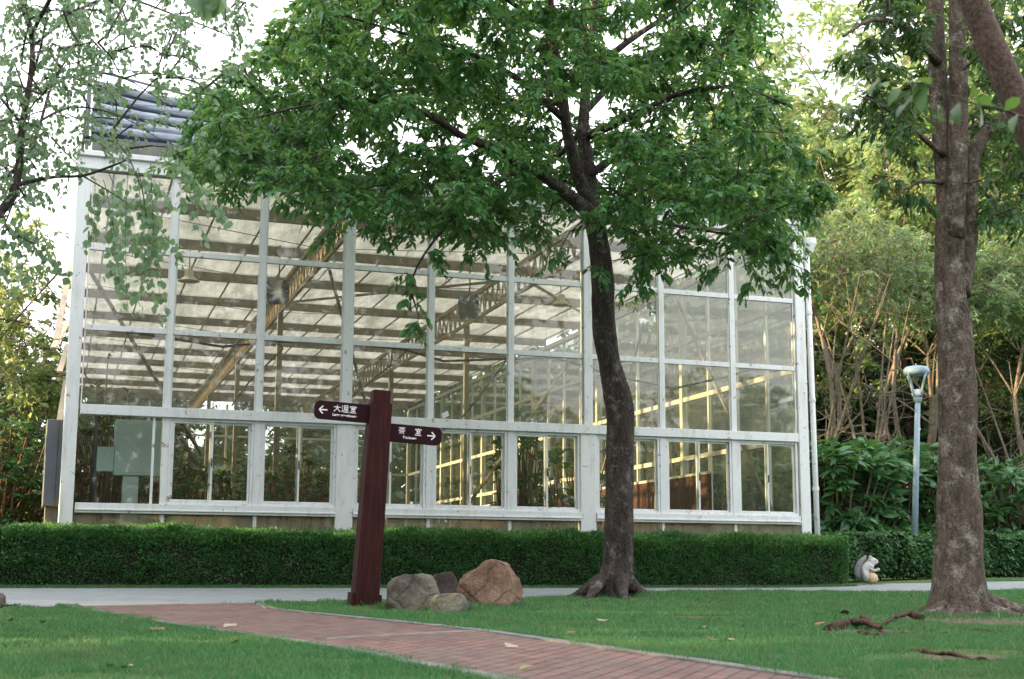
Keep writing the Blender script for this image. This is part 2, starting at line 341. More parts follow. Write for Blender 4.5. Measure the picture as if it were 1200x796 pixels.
def fill(wood, lv, lb, cs, *a, **k):
    cs = sorted(cs, key=lambda t: (t[0]-lb.near(t[0])[0]).length)
    for c, r in cs:
        n_ = lb.near(c); clump(wood, lv, c, r, n_[0], n_[1], *a, **k); lb.nodes.append((c, .018))
class Limbs:
    def __init__(s, wood): s.w = wood; s.nodes = []
    def limb(s, pts, n=10, rough=.1, sub=3, flare=None, seed=0, use=True):
        """pts (px,py,D,halfwidth_px)"""
        W = [(onD(a, b, d), h*d/F) for a, b, d, h in pts]; s.raw(W, n, rough, sub, flare, seed, use)
    def raw(s, W, n=10, rough=.1, sub=3, flare=None, seed=0, use=True):
        P = [w[0] for w in W]; Rr = [w[1] for w in W]; q = []; rr = []
        for i in range(len(P)-1):
            p0, p1, p2, p3 = P[max(i-1, 0)], P[i], P[i+1], P[min(i+2, len(P)-1)]
            for k in range(sub):
                t = k/sub; q.append(.5*((2*p1)+(p2-p0)*t+(2*p0-5*p1+4*p2-p3)*t*t+(3*p1-p0-3*p2+p3)*t**3)); rr.append(Rr[i]*(1-t)+Rr[i+1]*t)
        q.append(P[-1]); rr.append(Rr[-1])
        s.w.tube(q, rr, n, rough, True, flare, seed)
        if use: s.nodes += [(a, b) for a, b in zip(q, rr)]
    def near(s, c, minr=0):
        b = min(s.nodes, key=lambda t: (t[0]-c).length+.0*t[1]); return b
def inpoly(x, y, poly):
    c = False; j = len(poly)-1
    for i in range(len(poly)):
        if (poly[i][1] > y) != (poly[j][1] > y) and x < (poly[j][0]-poly[i][0])*(y-poly[i][1])/(poly[j][1]-poly[i][1])+poly[i][0]: c = not c
        j = i
    return c
def samplepoly(poly, n):
    xs = [p[0] for p in poly]; ys = [p[1] for p in poly]; o = []
    while len(o) < n:
        x = random.uniform(min(xs), max(xs)); y = random.uniform(min(ys), max(ys))
        if inpoly(x, y, poly): o.append((x, y))
    return o
#=================================================================== GROUND, PATHS
def sheet(name, xs, ys, dz, mat):
    m = MB(); nx = len(xs)
    m.v = [(x, y, gz(x, y)+dz) for y in ys for x in xs]
    m.f = [(j*nx+i, j*nx+i+1, (j+1)*nx+i+1, (j+1)*nx+i) for j in range(len(ys)-1) for i in range(nx-1)]
    o = m.build(name, mat, smooth=True); tag(o, kind='structure'); return o
gx = list(np.concatenate([[-900, -300, -100, -50], np.arange(-30, 50, 1.), [60, 90, 150, 300, 900]])); gy = list(np.concatenate([[-300, -100, -40], np.arange(-28, 60, 1.), [80, 120, 200, 400, 1200]]))
sheet('lawn_ground', gx, gy, 0, 'ground')
def resample(pts, n):
    P = [Vector(p) for p in pts]; d = [0]
    for a, b in zip(P, P[1:]): d.append(d[-1]+(b-a).length)
    o = []
    for k in range(n):
        t = d[-1]*k/(n-1); i = max(j for j in range(len(d)) if d[j] <= t+1e-9); i = min(i, len(P)-2)
        f = (t-d[i])/max(d[i+1]-d[i], 1e-9); o.append(P[i].lerp(P[i+1], min(f, 1)))
    return o
def ruled(name, A, B, n, k, dz, mat):
    A = resample(A, n); B = resample(B, n); m = MB()
    for a, b in zip(A, B):
        for j in range(k+1):
            p = a.lerp(b, j/k); m.v.append((p.x, p.y, gz(p.x, p.y)+dz))
    m.f = [(i*(k+1)+j, (i+1)*(k+1)+j, (i+1)*(k+1)+j+1, i*(k+1)+j+1) for i in range(n-1) for j in range(k)]
    o = m.build(name, mat); tag(o, kind='structure'); return o
def flat(pts): return [Vector((p[0], p[1], 0)) for p in pts]
near_px = [(0, 716), (100, 715.5), (200, 712), (300, 709.5), (320, 707.5), (410, 706.5), (600, 702), (700, 697), (760, 692.5), (830, 690.5), (900, 690.5), (1090, 690.5), (1200, 686.5)]
near = flat([G(a, b) for a, b in near_px])
near = [Vector((-14, near[0].y-.6, 0))]+near+[near[-1]+Vector((10, 2.2, 0))]
HY = 21.75   # hedge front
far = [Vector((-14, HY-.12, 0)), Vector((3, HY-.12, 0)), Vector((10, HY-.08, 0)), Vector((15, HY+.1, 0)), G(980, 682.5), G(1080, 680), G(1200, 677)]; far = flat(far); far.append(far[-1]+Vector((10, 2.4, 0)))
ruled('concrete_path', near, far, 90, 6, .004, 'concrete')
lowk = [(92, 715), (100, 718), (142, 725), (180, 731), (233, 739), (300, 748), (358, 755), (458, 771), (500, 780), (567, 791), (640, 806), (760, 830)]
upk = [(302, 709.5), (302, 712), (312, 716), (333, 719), (400, 725.5), (500, 735), (567, 742), (692, 759), (817, 776), (900, 788), (990, 801), (1120, 822)]
LK = flat([G(*p) for p in lowk]); UK = flat([G(*p) for p in upk])
ruled('brick_path', LK, UK, 80, 10, .008, 'brick')
def kerb(name, pts, w, h, side):
    P = resample(pts, 60); m = MB(); k = len(P)
    for i, p in enumerate(P):
        d = (P[min(i+1, k-1)]-P[max(i-1, 0)]).normalized(); nn = Vector((-d.y, d.x, 0))*side; z = gz(p.x, p.y)
        q = p+nn*w; z2 = gz(q.x, q.y)
        m.v += [(p.x, p.y, z-.05), (p.x, p.y, z+h), (q.x, q.y, z2+h), (q.x, q.y, z2-.05)]
    for i in range(k-1):
        a = i*4
        for j in range(3): m.f.append((a+j, a+j+1, a+j+5, a+j+4))
    m.f += [(0, 1, 2, 3), ((k-1)*4+3, (k-1)*4+2, (k-1)*4+1, (k-1)*4)]
    o = m.build(name, 'kerb', bevel=.008); tag(o, kind='structure'); return o
kerb('path_kerb', LK, .14, .02, -1); kerb('path_kerb', UK, .11, .02, 1)
kerb('kerb_band', flat([G(372, 752), G(430, 747.5), G(500, 743.5), G(566, 740)]), .10, .012, -1)
# main path edge line
kerb('path_kerb', near[6:15], .06, .012, -1)
lawnL = [(p.x, p.y) for p in LK]; lawnU = [(p.x, p.y) for p in UK]
brickpoly = lawnL+lawnU[::-1]
pathpoly = [(p.x, p.y) for p in near]+[(p.x, p.y) for p in far][::-1]
def inpoly_np(x, y, poly):
    c = np.zeros(len(x), bool); j = len(poly)-1
    for i in range(len(poly)):
        xi, yi = poly[i]; xj, yj = poly[j]
        if yi != yj: c ^= ((yi > y) != (yj > y)) & (x < (xj-xi)*(y-yi)/(yj-yi)+xi)
        j = i
    return c
def grass(n, y0, y1, h, w, x0=-1.5, x1=20):
    a = .98; x = RNG.uniform(x0, x1, n); y = RNG.uniform(y0, y1, n)
    # only ground in front of the photographed lawn
    dd = x*syw+y*cyw; cx = x*cyw-y*syw; k = (np.abs(cx/np.maximum(dd, .1)) < .40)
    k &= ~inpoly_np(x, y, brickpoly) & ~inpoly_np(x, y, pathpoly)
    kk = np.array([mn.noise(Vector((a*1.1, b*1.1, 3))) for a, b in zip(x, y)])
    kk += .42*np.exp(-((x-9.2)**2+(y-11.2)**2)/3.2)+.25*np.exp(-((x-7.0)**2+(y-7.0)**2)/1.5); bare = (kk > .30) & (RNG.random(n) < .82)
    k &= ~bare; tf = 1+1.1*np.array([mn.noise(Vector((a*3.5, b*3.5, 9))) for a, b in zip(x, y)])[k]; x = x[k]; y = y[k]; return x, y, RNG.uniform(h*.5, h*1.25, len(x))*tf, RNG.uniform(w*.7, w*1.3, len(x))
gs = [grass(230000, 4.5, 9.5, .032, .006, 0, 9), grass(260000, 9.5, 14.5, .034, .009, 0, 13), grass(190000, 14.5, 22, .036, .013, 0, 19), grass(30000, 21.4, 21.75, .05, .01, -.5, 19)]
x, y, h, w = [np.concatenate(q) for q in zip(*gs)]
keep = np.ones(len(x), bool)
for (px, py, rx, ry) in ((1125, 724, .85, .8), (1018, 738, .55, .5), (1130, 768, .5, .28), (728, 700, .75, .5), (815, 722, .35, .25)):
    c_ = G(px, py); q_ = ((x-c_.x)/rx)**2+((y-c_.y)/ry)**2; keep &= ~((q_ < 1.3) & (RNG.random(len(x)) < np.clip(1.25-q_, 0, .86)))
x, y, h, w = x[keep], y[keep], h[keep], w[keep]
# ragged tufts along the verge in front of the hedge
xt = RNG.uniform(-.5, 14.2, 26000); yt = HY-.14+RNG.normal(0, .05, 26000); x = np.concatenate([x, xt]); y = np.concatenate([y, yt]); h = np.concatenate([h, RNG.uniform(.02, .06, 26000)]); w = np.concatenate([w, RNG.uniform(.006, .014, 26000)])
# tufts leaning over the kerbs
for K, sgn in ((LK, -1), (UK, 1)):
    K2 = resample(K, 400); kx = []; 
    for i in range(1, 399):
        d = (K2[i+1]-K2[i-1]).normalized(); nn = Vector((-d.y, d.x, 0))*sgn
        for _ in range(26): p = K2[i]+nn*((.15 if sgn < 0 else .12)+abs(random.gauss(0, .03)))+d*random.uniform(-.03, .03); kx.append((p.x, p.y))
    kx = np.array(kx); x = np.concatenate([x, kx[:, 0]]); y = np.concatenate([y, kx[:, 1]]); h = np.concatenate([h, RNG.uniform(.02, .05, len(kx))]); w = np.concatenate([w, RNG.uniform(.005, .01, len(kx))])
for (px, py, r1, r2, cnt) in ((429, 713, .16, .15, 900), (487, 715, .33, .26, 1500), (575, 712, .40, .28, 1800), (529, 717, .22, .18, 900), (722, 699, .42, .35, 700), (1126, 718, .46, .42, 500)):
    c_ = G(px, py); th_ = RNG.uniform(0, 6.283, cnt); rr_ = 1+RNG.normal(0, .10, cnt); x = np.concatenate([x, c_.x+r1*rr_*np.cos(th_)]); y = np.concatenate([y, c_.y+.03+r2*rr_*np.sin(th_)]); h = np.concatenate([h, RNG.uniform(.04, .09, cnt)]); w = np.concatenate([w, RNG.uniform(.006, .012, cnt)])
z = np.array([gz(a, b) for a, b in zip(x, y)])
n = len(x); th = RNG.uniform(0, 2*np.pi, n); lean = RNG.normal(0, .5, (n, 2))*h[:, None]
V = np.stack([np.stack([x-np.cos(th)*w/2, y-np.sin(th)*w/2, z], 1), np.stack([x+np.cos(th)*w/2, y+np.sin(th)*w/2, z], 1), np.stack([x+lean[:, 0], y+lean[:, 1], z+h], 1)], 1).reshape(-1, 3)
me = bpy.data.meshes.new('grass'); me.vertices.add(3*n); me.vertices.foreach_set('co', V.ravel()); me.loops.add(3*n); me.loops.foreach_set('vertex_index', np.arange(3*n, dtype=np.int32))
me.polygons.add(n); me.polygons.foreach_set('loop_start', (np.arange(n)*3).astype(np.int32)); me.update(calc_edges=True)
tag(mobj('grass', me, 'grass'), 'short green lawn grass on both sides of the brick path', 'grass', kind='stuff')
def soil_patch(px, py, rx, ry, seed):
    c = G(px, py); m = MB(); n_ = 48; ring = 8; m.v.append((c.x, c.y, gz(c.x, c.y)+.006))
    for k in range(1, ring+1):
        for j in range(n_):
            t_ = 2*math.pi*j/n_; r_ = (k/ring)*(1+.45*mn.noise(Vector((math.cos(t_)*1.7+seed, math.sin(t_)*1.7, 0)))+.2*mn.noise(Vector((math.cos(t_)*6+seed, math.sin(t_)*6, 2))))
            x_ = c.x+rx*r_*math.cos(t_); y_ = c.y+ry*r_*math.sin(t_); m.v.append((x_, y_, gz(x_, y_)+.006*(1-k/ring)-.001+.006*mn.noise(Vector((x_*9, y_*9, 1)))))
    m.f += [(0, 1+j, 1+(j+1) % n_) for j in range(n_)]+[(1+(k-1)*n_+j, 1+k*n_+j, 1+k*n_+(j+1) % n_, 1+(k-1)*n_+(j+1) % n_) for k in range(1, ring) for j in range(n_)]
    tag(m.build('bare_soil', 'bare_soil', smooth=True), kind='structure')
M['bare_soil'] = plain('bare_soil_earth', (.055, .038, .024), (.15, .11, .075), 14, .95, .8)
soil_patch(1125, 724, .85, .8, 1); soil_patch(1018, 738, .55, .5, 2); soil_patch(1130, 768, .5, .28, 3); soil_patch(728, 700, .75, .5, 4); soil_patch(815, 722, .35, .25, 5)
#=================================================================== GREENHOUSE
FY = 23.2; BX = [.85+1.48*i for i in range(10)]; DEEP = 32.; BY = FY+DEEP
ZR = [1.63, 3.19, 4.52, 5.84, 7.12]; ZB = .38; ZT = 7.12
gh = empty('greenhouse', (BX[0], FY, .4), 'large white framed glass greenhouse with translucent roof behind the clipped hedge', 'greenhouse')
gh['w'] = 1
for xx in (BX[0], BX[9]):
    s = 1 if xx == BX[9] else -1
    MB().box(xx-.105, xx+.105, FY-.06, FY+.14, ZB, 7.36).build('corner_post', 'white', gh, bevel=.01)
for i in (3, 6):
    m = MB().box(BX[i]-.085, BX[i]+.085, FY-.07, FY+.10, 3.27, ZT).box(BX[i]-.15, BX[i]+.15, FY-.05, FY+.10, ZB, 3.105)
    m.build('column', 'white', gh, bevel=.01)
for i in (1, 2, 4, 5, 7, 8):
    MB().box(BX[i]-.05, BX[i]+.05, FY-.04, FY+.06, 3.27, ZT).build('mullion', 'white', gh, bevel=.006)
    MB().box(BX[i]-.055, BX[i]+.055, FY-.03, FY+.06, 1.71, 3.105).box(BX[i]-.03, BX[i]+.03, FY-.02, FY+.05, ZB, 1.55).build('lower_mullion', 'white', gh, bevel=.006)
def segs():
    for i in range(9):
        a = BX[i]+(.13 if i == 0 else .085 if i in (3, 6) else .05); b = BX[i+1]-(.13 if i == 8 else .085 if i+1 in (3, 6) else .05)
        yield i, a, b
for z0, hh in ((4.52, .045), (5.84, .045)):
    for i, a, b in segs(): MB().box(a+.002, b-.002, FY-.025, FY+.05, z0-hh, z0+hh).build('rail', 'white', gh, bevel=.005)
MB().box(BX[0]+.132, BX[9]-.132, FY-.085, FY+.08, 3.107, 3.268).build('sill_rail', 'white', gh, bevel=.008)
for a, b in ((0, 3), (3, 6), (6, 9)):
    x0 = BX[a]+(.152 if a else .132); x1 = BX[b]-(.152 if b < 9 else .132)
    MB().box(x0, x1, FY-.075, FY+.07, 1.552, 1.708).box(x0, x1, FY-.10, FY-.076, 1.59, 1.615).build('bottom_rail', 'white', gh, bevel=.006)
MB().box(BX[0]-.15, BX[9]+.15, FY-.10, FY+.12, 7.125, 7.40).box(BX[0]-.17, BX[9]+.17, FY-.16, FY-.101, 7.33, 7.42).build('fascia', 'white', gh, bevel=.01)
for (z0, z1) in ((3.27, 4.475), (4.565, 5.795), (5.885, 7.12)):
    for i, a, b in segs():
        dy = random.uniform(-.004, .004); MB().box(a, b, FY+.008+dy, FY+.014+dy, z0, z1).build('glass_pane', 'glass', gh)
        if z0 > 4.5 or True:
            MB().box(a+.002, a+.022, FY-.012, FY+.006, z0, z1).build('glazing_bead', 'white', gh); MB().box(b-.022, b-.002, FY-.012, FY+.006, z0, z1).build('glazing_bead', 'white', gh)
for i in range(9):
    lo = BX[i]+(.13 if i == 0 else .15 if i in (3, 6) else .055); hi = BX[i+1]-(.13 if i == 8 else .15 if i+1 in (3, 6) else .055)
    MB().box(lo-.05, hi+.05, FY+.02, FY+.026, ZB, 1.55).build('base_pane', 'glass_base', gh)
    if i == 0:
        MB().box(lo, hi, FY+.02, FY+.026, 1.71, 3.105).build('glass_pane', 'glass_low', gh)
        MB().box(2.12, 2.16, FY-.02, FY+.03, 1.712, 3.1).build('glazing_bar', 'white', gh)
        continue
    f = MB(); t = .045; lo += .002; hi -= .002
    f.box(lo, lo+t, FY-.02, FY+.07, 1.71, 3.105).box(hi-t, hi, FY-.02, FY+.07, 1.71, 3.105).box(lo+t, hi-t, FY-.02, FY+.07, 1.71, 1.71+t).box(lo+t, hi-t, FY-.02, FY+.07, 3.105-t, 3.105)
    wn = f.build('window', 'white', gh, bevel=.005)
    mid = (lo+hi)/2; k = .036; z0, z1 = 1.755, 3.06
    for q, (a, b, y0) in enumerate(((lo+t, mid+.03, FY-.008), (mid-.03, hi-t, FY+.030))):
        s = MB(); s.box(a+.002, a+k, y0, y0+.028, z0+.002, z1-.002).box(b-k, b-.002, y0, y0+.028, z0+.002, z1-.002).box(a+k, b-k, y0, y0+.028, z0+.002, z0+k).box(a+k, b-k, y0, y0+.028, z1-k, z1-.002)
        so_ = s.build('sash', 'white', wn, bevel=.004); MB().box(a+k, b-k, y0+.01, y0+.015, z0+k, z1-k).build('pane', 'glass_low', wn)
    MB().box(mid+.004, mid+.02, FY-.028, FY-.009, 2.33, 2.47).build('latch', 'dark', wn)
# side and back walls
NB = 24; SB = DEEP/NB
def sidewall(X, mat_f):
    for k in range(1, NB+1):
        yy = FY+SB*k; big = (k % 4 == 0); w_ = .07 if big else .035
        MB().box(X-w_, X+w_, yy-w_, yy+w_, ZB, 7.1).build('wall_mullion', mat_f, gh)
        MB().box(X-.003, X+.003, FY+SB*(k-1)+(.15 if k == 1 else .072), yy-.072, ZB, 7.1).build('wall_pane', 'glass_side', gh)
    for z0 in ZR[:4]: MB().box(X-.055, X-.008, FY+.16, BY-.1, z0-.05, z0+.05).build('wall_rail', mat_f, gh)
    MB().box(X-.06, X+.06, FY+.16, BY, 7.102, 7.22).build('eaves_rail', mat_f, gh)
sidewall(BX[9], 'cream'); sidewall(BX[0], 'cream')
for k in range(1, 9):
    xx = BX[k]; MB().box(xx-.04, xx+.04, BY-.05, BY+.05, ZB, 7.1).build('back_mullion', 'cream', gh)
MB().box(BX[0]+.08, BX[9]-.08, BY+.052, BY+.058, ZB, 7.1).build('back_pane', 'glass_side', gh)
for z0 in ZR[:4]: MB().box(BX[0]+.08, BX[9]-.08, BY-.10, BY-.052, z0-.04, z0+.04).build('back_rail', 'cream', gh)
MB().box(BX[9]-.16, BX[9]-.08, 27.0, 47, ZB, 2.75).build('dwarf_wall', 'redwall', gh)
MB().box(BX[9]-.18, BX[9]-.06, 26.95, 47.05, 2.752, 2.81).build('wall_coping', 'cream', gh)
MB().box(BX[0]+.14, BX[9]-.14, FY+.15, BY-.1, ZB, .43).build('floor', 'soil', gh)
# roof sheets and purlins
ry = FY+.15
for y1 in (25.9, 28.8, 31.9, 34.9, 37.9, 40.8, 43.5, 46.2, 48.9, 51.6, 54.0, BY):
    MB().quad((BX[0]-.1, ry+.002, 7.46+.0), (BX[9]+.1, ry+.002, 7.46), (BX[9]+.1, y1+.05, 7.43), (BX[0]-.1, y1+.05, 7.43)).build('roof_sheet', 'roof', gh)
    MB().box(BX[0]+.07, BX[9]-.07, y1-.04, y1+.04, 7.20, 7.40).build('purlin', 'steel', gh)
    ry = y1
for xx in np.arange(BX[0]+.5, BX[9], .98):
    MB().box(xx-.018, xx+.018, FY+.15, BY, 7.405, 7.425).build('rafter', 'steel', gh)
def truss(X, z0, z1, ya, yb):
    m = MB(); m.bar((X, ya, z1), (X, yb, z1), .09, .09); m.bar((X, ya, z0), (X, yb, z0), .07, .07)
    y_ = ya+.02; s = .42
    while y_+s < yb:
        m.bar((X, y_, z0+.03), (X, y_+s*.5, z1-.04), .035); m.bar((X, y_+s*.5, z1-.04), (X, y_+s, z0+.03), .035); y_ += s
    m.build('truss', 'truss', gh)
for i in (3, 6): truss(BX[i], 6.46, 7.04, FY+.2, BY-.2)
for yy in (31.2, 39.2, 47.2):
    for i in (3, 6): MB().box(BX[i]-.06, BX[i]+.06, yy-.06, yy+.06, .43, 6.42).build('inner_column', 'steel', gh)
for (a, b) in (((BX[9]-.12, 24.2, 1.8), (BX[9]-.12, 28.5, 6.8)), ((BX[9]-.12, 30.5, 6.6), (BX[9]-.12, 35, 1.2)), ((BX[6], 24, 4.6), (BX[6]-2.4, 26, .6)), ((BX[3]+.1, 26, 6.6), (BX[3]+2.6, 31, 2.4)),
               ((BX[0]+.2, 25, 5.8), (BX[0]+2.6, 29, 3.0)), ((BX[0]+1.8, 24.6, 3.0), (BX[0]+3.4, 26.4, .8)), ((BX[6]+.1, 27, 6.7), (BX[9]-.2, 33, 7.0)), ((BX[6]-.1, 27, 6.7), (BX[3]+.2, 33, 7.0))):
    MB().bar(a, b, .05).build('brace', 'steel', gh)
# thin tension wires under the roof
for k in range(7):
    y0 = 24.5+3.6*k; m = MB(); m.tube([(BX[0]+.2, y0, 6.9), (BX[3], y0+1.4, 6.75)], .008, 4); m.tube([(BX[3]+.1, y0+2.0, 6.9), (BX[6], y0, 6.7)], .008, 4); m.build('tension_wire', 'dark', gh)
# blue hose looping across behind the glass
hp = [onY(100, 385, 23.6), onY(180, 397, 23.6), onY(260, 409, 23.6), onY(330, 402, 23.6), onY(398, 403, 23.6), onY(470, 410, 23.6), onY(520, 424, 23.6), onY(590, 421, 23.6), onY(650, 419, 23.6), onY(720, 440, 23.6), onY(790, 454, 23.6), onY(850, 440, 23.6), onY(885, 430, 23.6)]
MB().tube(hp, .022, 6).build('hose', 'netting', gh, smooth=True)
for pts in ([(855/2.65, 330/2.65+280), (330, 410), (290, 450), (270, 478)], [(476, 411), (455, 430), (430, 450), (410, 468)], [(590, 425), (560, 465), (540, 490)]):
    MB().tube([onY(a, b, 24.3) for a, b in pts], .018, 6).build('cable', 'dark', gh)
SHR = .034
for o in gh.children:
    for q in (o,)+tuple(o.children):
        for v in q.data.vertices:
            if v.co.y > FY+.15: v.co.x += SHR*(v.co.y-FY-.15)
# downpipe
dp = empty('downpipe', (BX[9]+.34, FY+.02, .4), 'white round drainpipe beside the right corner of the greenhouse', 'drainpipe')
MB().tube([(BX[9]+.27, FY, .3), (BX[9]+.25, FY, 3), (BX[9]+.22, FY, 6.8)], .052, 14).build('pipe', 'white', dp, smooth=True)
MB().tube([(BX[9]+.23, FY-.03, 6.78), (BX[9]+.23, FY-.03, 6.85), (BX[9]+.25, FY-.03, 7.0), (BX[9]+.25, FY-.03, 7.10)], [.06, .10, .15, .15], 14).build('hopper', 'white', dp)
for z0 in (2.2, 3.9, 5.6): MB().tube([(BX[9]+.25-(z0-3)*.008, FY, z0), (BX[9]+.25-(z0-3)*.008, FY, z0+.07)], .064, 14).build('bracket', 'white', dp)
# pale boards leaning at the left side
for k, (a, b) in enumerate((((82, 316), (66, 402)), ((81, 380), (62, 412)), ((80, 408), (70, 440)), ((78, 450), (70, 500)))):
    m = MB().bar(onY(a[0], a[1], 26+k*.5), onY(b[0], b[1], 25.2+k*.4), .10, .03).build('side_strut', 'cream', gh)
# retracted shade cloth on the roof, left end
shd = empty('shade_cloth_rack', (BX[0], FY+.3, 7.4), 'blue-grey shade cloth folded in sagging rolls on the roof at its left end', 'shade cloth')
fr = MB()
for xx in (BX[0]+.02, BX[3]-.3):
    fr.bar((xx, FY+.25, 7.42), (xx, FY+.25, 8.95 if xx < 2 else 8.3), .06); fr.bar((xx, FY+.25, 8.9 if xx < 2 else 8.25), (xx, FY+3.4, 7.5), .05)
fr.bar((BX[0], FY+.25, 7.74), (BX[3]-.3, FY+.25, 7.74), .06); fr.bar((BX[0], FY+.25, 8.93), (BX[3]-.3, FY+.25, 8.28), .035)
fr.build('rack_frame', 'grey_metal', shd)
MB().box(BX[0]+.1, BX[3]-.9, FY+.18, FY+.2, 7.42, 7.72).build('kick_panel', 'kerb', shd)
for k in range(5):
    zl = 7.94+.205*k; m = MB(); pts = []; rad = []
    for j in range(24):
        u = j/23; x_ = BX[0]+.08+u*(3.7); zz = zl-.05*k*u*1.0-.10*math.sin(math.pi*u)*(1 if k else .4); pts.append((x_, FY+.32+.04*k, zz)); rad.append(.078+.006*math.sin(j*1.9+k))
    m.tube(pts, rad, 14, .06, seed=k*3); m.build('cloth_roll', 'cloth', shd, smooth=True)
    MB().tube([Vector(p)+Vector((0, -.0, -.105)) for p in pts], .05, 8).build('roll_shade_tube', 'netting', shd)  # dark tube stands in for the shaded underside of each roll
p0 = onY(243, 192, FY-.2); p1 = onY(262, 181, FY-.2); p2 = onY(285, 168, FY-.2); p3 = onY(340, 150, FY-.1)
MB().tube([p0, p1, p2, p3], [.02, .06, .11, .14], 10, .3).build('bunched_net', 'netting', shd, smooth=True)
for (a, b) in (((128, 84), (330, 106)), ((205, 93), (330, 128))):
    MB().tube([onY(*a, FY+.3), onY(*b, FY+.3)], .012, 4).build('guy_wire', 'dark', shd)
# things inside
def fan(px, py, D, label):
    c = onD(px, py, D); e = empty('circulation_fan', c, label, 'fan', None)
    r = .24; ax = Vector((.86, -.5, 0)).normalized()
    MB().tube([c-ax*.16, c-ax*.14, c+ax*.14, c+ax*.16], [r*1.06, r, r, r*1.06], 28, cap=False).build('housing', 'dark', e, smooth=True)
    MB().tube([c-ax*.02, c+ax*.08], .07, 12).build('motor', 'dark', e)
    m = MB()
    b = ax.orthogonal().normalized()
    for k in range(4):
        d = Matrix.Rotation(k*math.pi/2+.3, 3, ax) @ b; s_ = ax.cross(d); m.quad(c+d*.05+s_*.03+ax*.02, c+d*.21+s_*.07+ax*.03, c+d*.21-s_*.07-ax*.03, c+d*.05-s_*.03-ax*.02)
    m.build('blade', 'grey_metal', e)
    MB().tube([c+Vector((0, 0, r)), c+Vector((.02, 0, r+.15)), (c.x+.02, c.y, 7.1)], .015, 6).build('hanger', 'dark', e)
fan(325, 345, 27.4, 'grey drum fan hanging under the roof truss left of the wide white column')
fan(549, 360, 27.0, 'grey drum fan hanging behind the glass right of the wide white column')
def pend(px, py, D, label):
    c = onD(px, py, D); e = empty('pendant_lamp', c, label, 'lamp')
    MB().lathe(c, [(.22, -.10), (.2, -.09), (.10, .0), (.09, .03), (.09, .12), (.05, .14), (.0, .14)], 20).build('shade', 'cream', e, smooth=True)
    MB().tube([c+Vector((0, 0, .14)), (c.x, c.y, 7.12)], .012, 5).build('cord', 'dark', e)
    MB().lathe(c, [(.0, -.08), (.05, -.06), (.055, 0)], 12).build('bulb', 'bulb', e)
pend(221, 327, 27.5, 'unlit bell-shaped lamp hanging inside the second glass bay from the left')
pend(657, 352, 29.5, 'unlit bell-shaped lamp hanging inside the glass just left of the right wide column')
eb = empty('control_cabinet', (2.0, 24.3, .4), 'pale blue-green control cabinet on a stand inside the leftmost window bay', 'cabinet')
a = onY(137, 495, 24.0); b = onY(190, 561, 24.0); MB().box(a.x, b.x, 24.0, 24.3, b.z, a.z).build('cabinet_body', 'board', eb, bevel=.01)
MB().box(a.x+.04, b.x-.04, 23.985, 23.998, b.z+.04, a.z-.04).build('door', 'board', eb, bevel=.004)
c = onY(115, 527, 24.0); d = onY(134, 556, 24.0); MB().box(c.x, d.x, 24.02, 24.2, d.z, c.z).build('side_box', 'board', eb, bevel=.01)
c = onY(146, 561, 24.0); d = onY(161, 640, 24.0); MB().box(c.x, d.x, 24.05, 24.25, .43, c.z-.002).build('stand', 'board', eb)
MB().tube([onY(113, 490, 24.1), onY(112, 620, 24.1)], .03, 8).build('conduit', 'grey_metal', eb)
cab = empty('meter_box', onY(66, 590, 24.0), 'tall grey sheet metal box fixed outside the left corner of the greenhouse', 'metal box')
a = onY(56, 496, 24.0); b = onY(76, 598, 24.0); MB().box(a.x, b.x+.02, 23.9, 24.6, b.z, a.z).build('box_body', 'grey_metal', cab, bevel=.015)
MB().box(a.x+.18, a.x+.19, 23.89, 23.899, b.z+.03, a.z-.03).build('seam', 'dark', cab)
MB().box(a.x+.05, b.x-.03, 24.0, 24.5, .3, b.z-.002).build('plinth', 'kerb', cab)
pr = MB().box(0, .13, 0, .01, 0, .09).build('paper_scrap', 'letter'); pr.location = onY(520, 494, FY-.06); pr.location.z = 3.272; pr.rotation_euler = (.3, -.5, .1)
tag(pr, 'scrap of white paper standing on the greenhouse sill rail right of the signpost', 'paper')
#=================================================================== HEDGES
def shell_leaves(boxes, dens, size, jit=.05, dirz=.6):
    """leaves through the outer skin of boxes (x0,x1,y0,y1,z0,z1)"""
    P = []; D = []
    for (x0, x1, y0, y1, z0, z1) in boxes:
        for ax, cnt in ((1, (x1-x0)*(z1-z0)), (2, (x1-x0)*(y1-y0)), (0, (y1-y0)*(z1-z0))):
            n = int(cnt*dens); u = RNG.random((n, 3)); q = np.array([x0, y0, z0])+u*np.array([x1-x0, y1-y0, z1-z0]); dd = RNG.normal(0, .7, (n, 3))
            if ax == 1: q[:, 1] = y0+np.abs(RNG.normal(0, jit, n)); dd[:, 1] -= 1; dd[:, 2] += dirz
            elif ax == 2: q[:, 2] = z1-np.abs(RNG.normal(0, jit, n)); dd[:, 2] += 1.2
            else: q[:, 0] = x1-np.abs(RNG.normal(0, jit, n)); dd[:, 0] += 1
            P.append(q); D.append(dd)
    P = np.concatenate(P); D = np.concatenate(D)
    return P, D
HB = (-1.2, 14.15, HY, HY+1.05, .40, 1.26)
hd = empty('clipped_hedge', (7, HY+.5, .4), 'long clipped dark green box hedge running in front of the greenhouse', 'hedge')
P, D = shell_leaves([HB], 6500, .04)
u = np.array([mn.noise(Vector((p[0]*1.2, p[1]*1.2, p[2]*1.8)))*.09+mn.noise(Vector((p[0]*4, p[1]*4, p[2]*4)))*.05 for p in P])
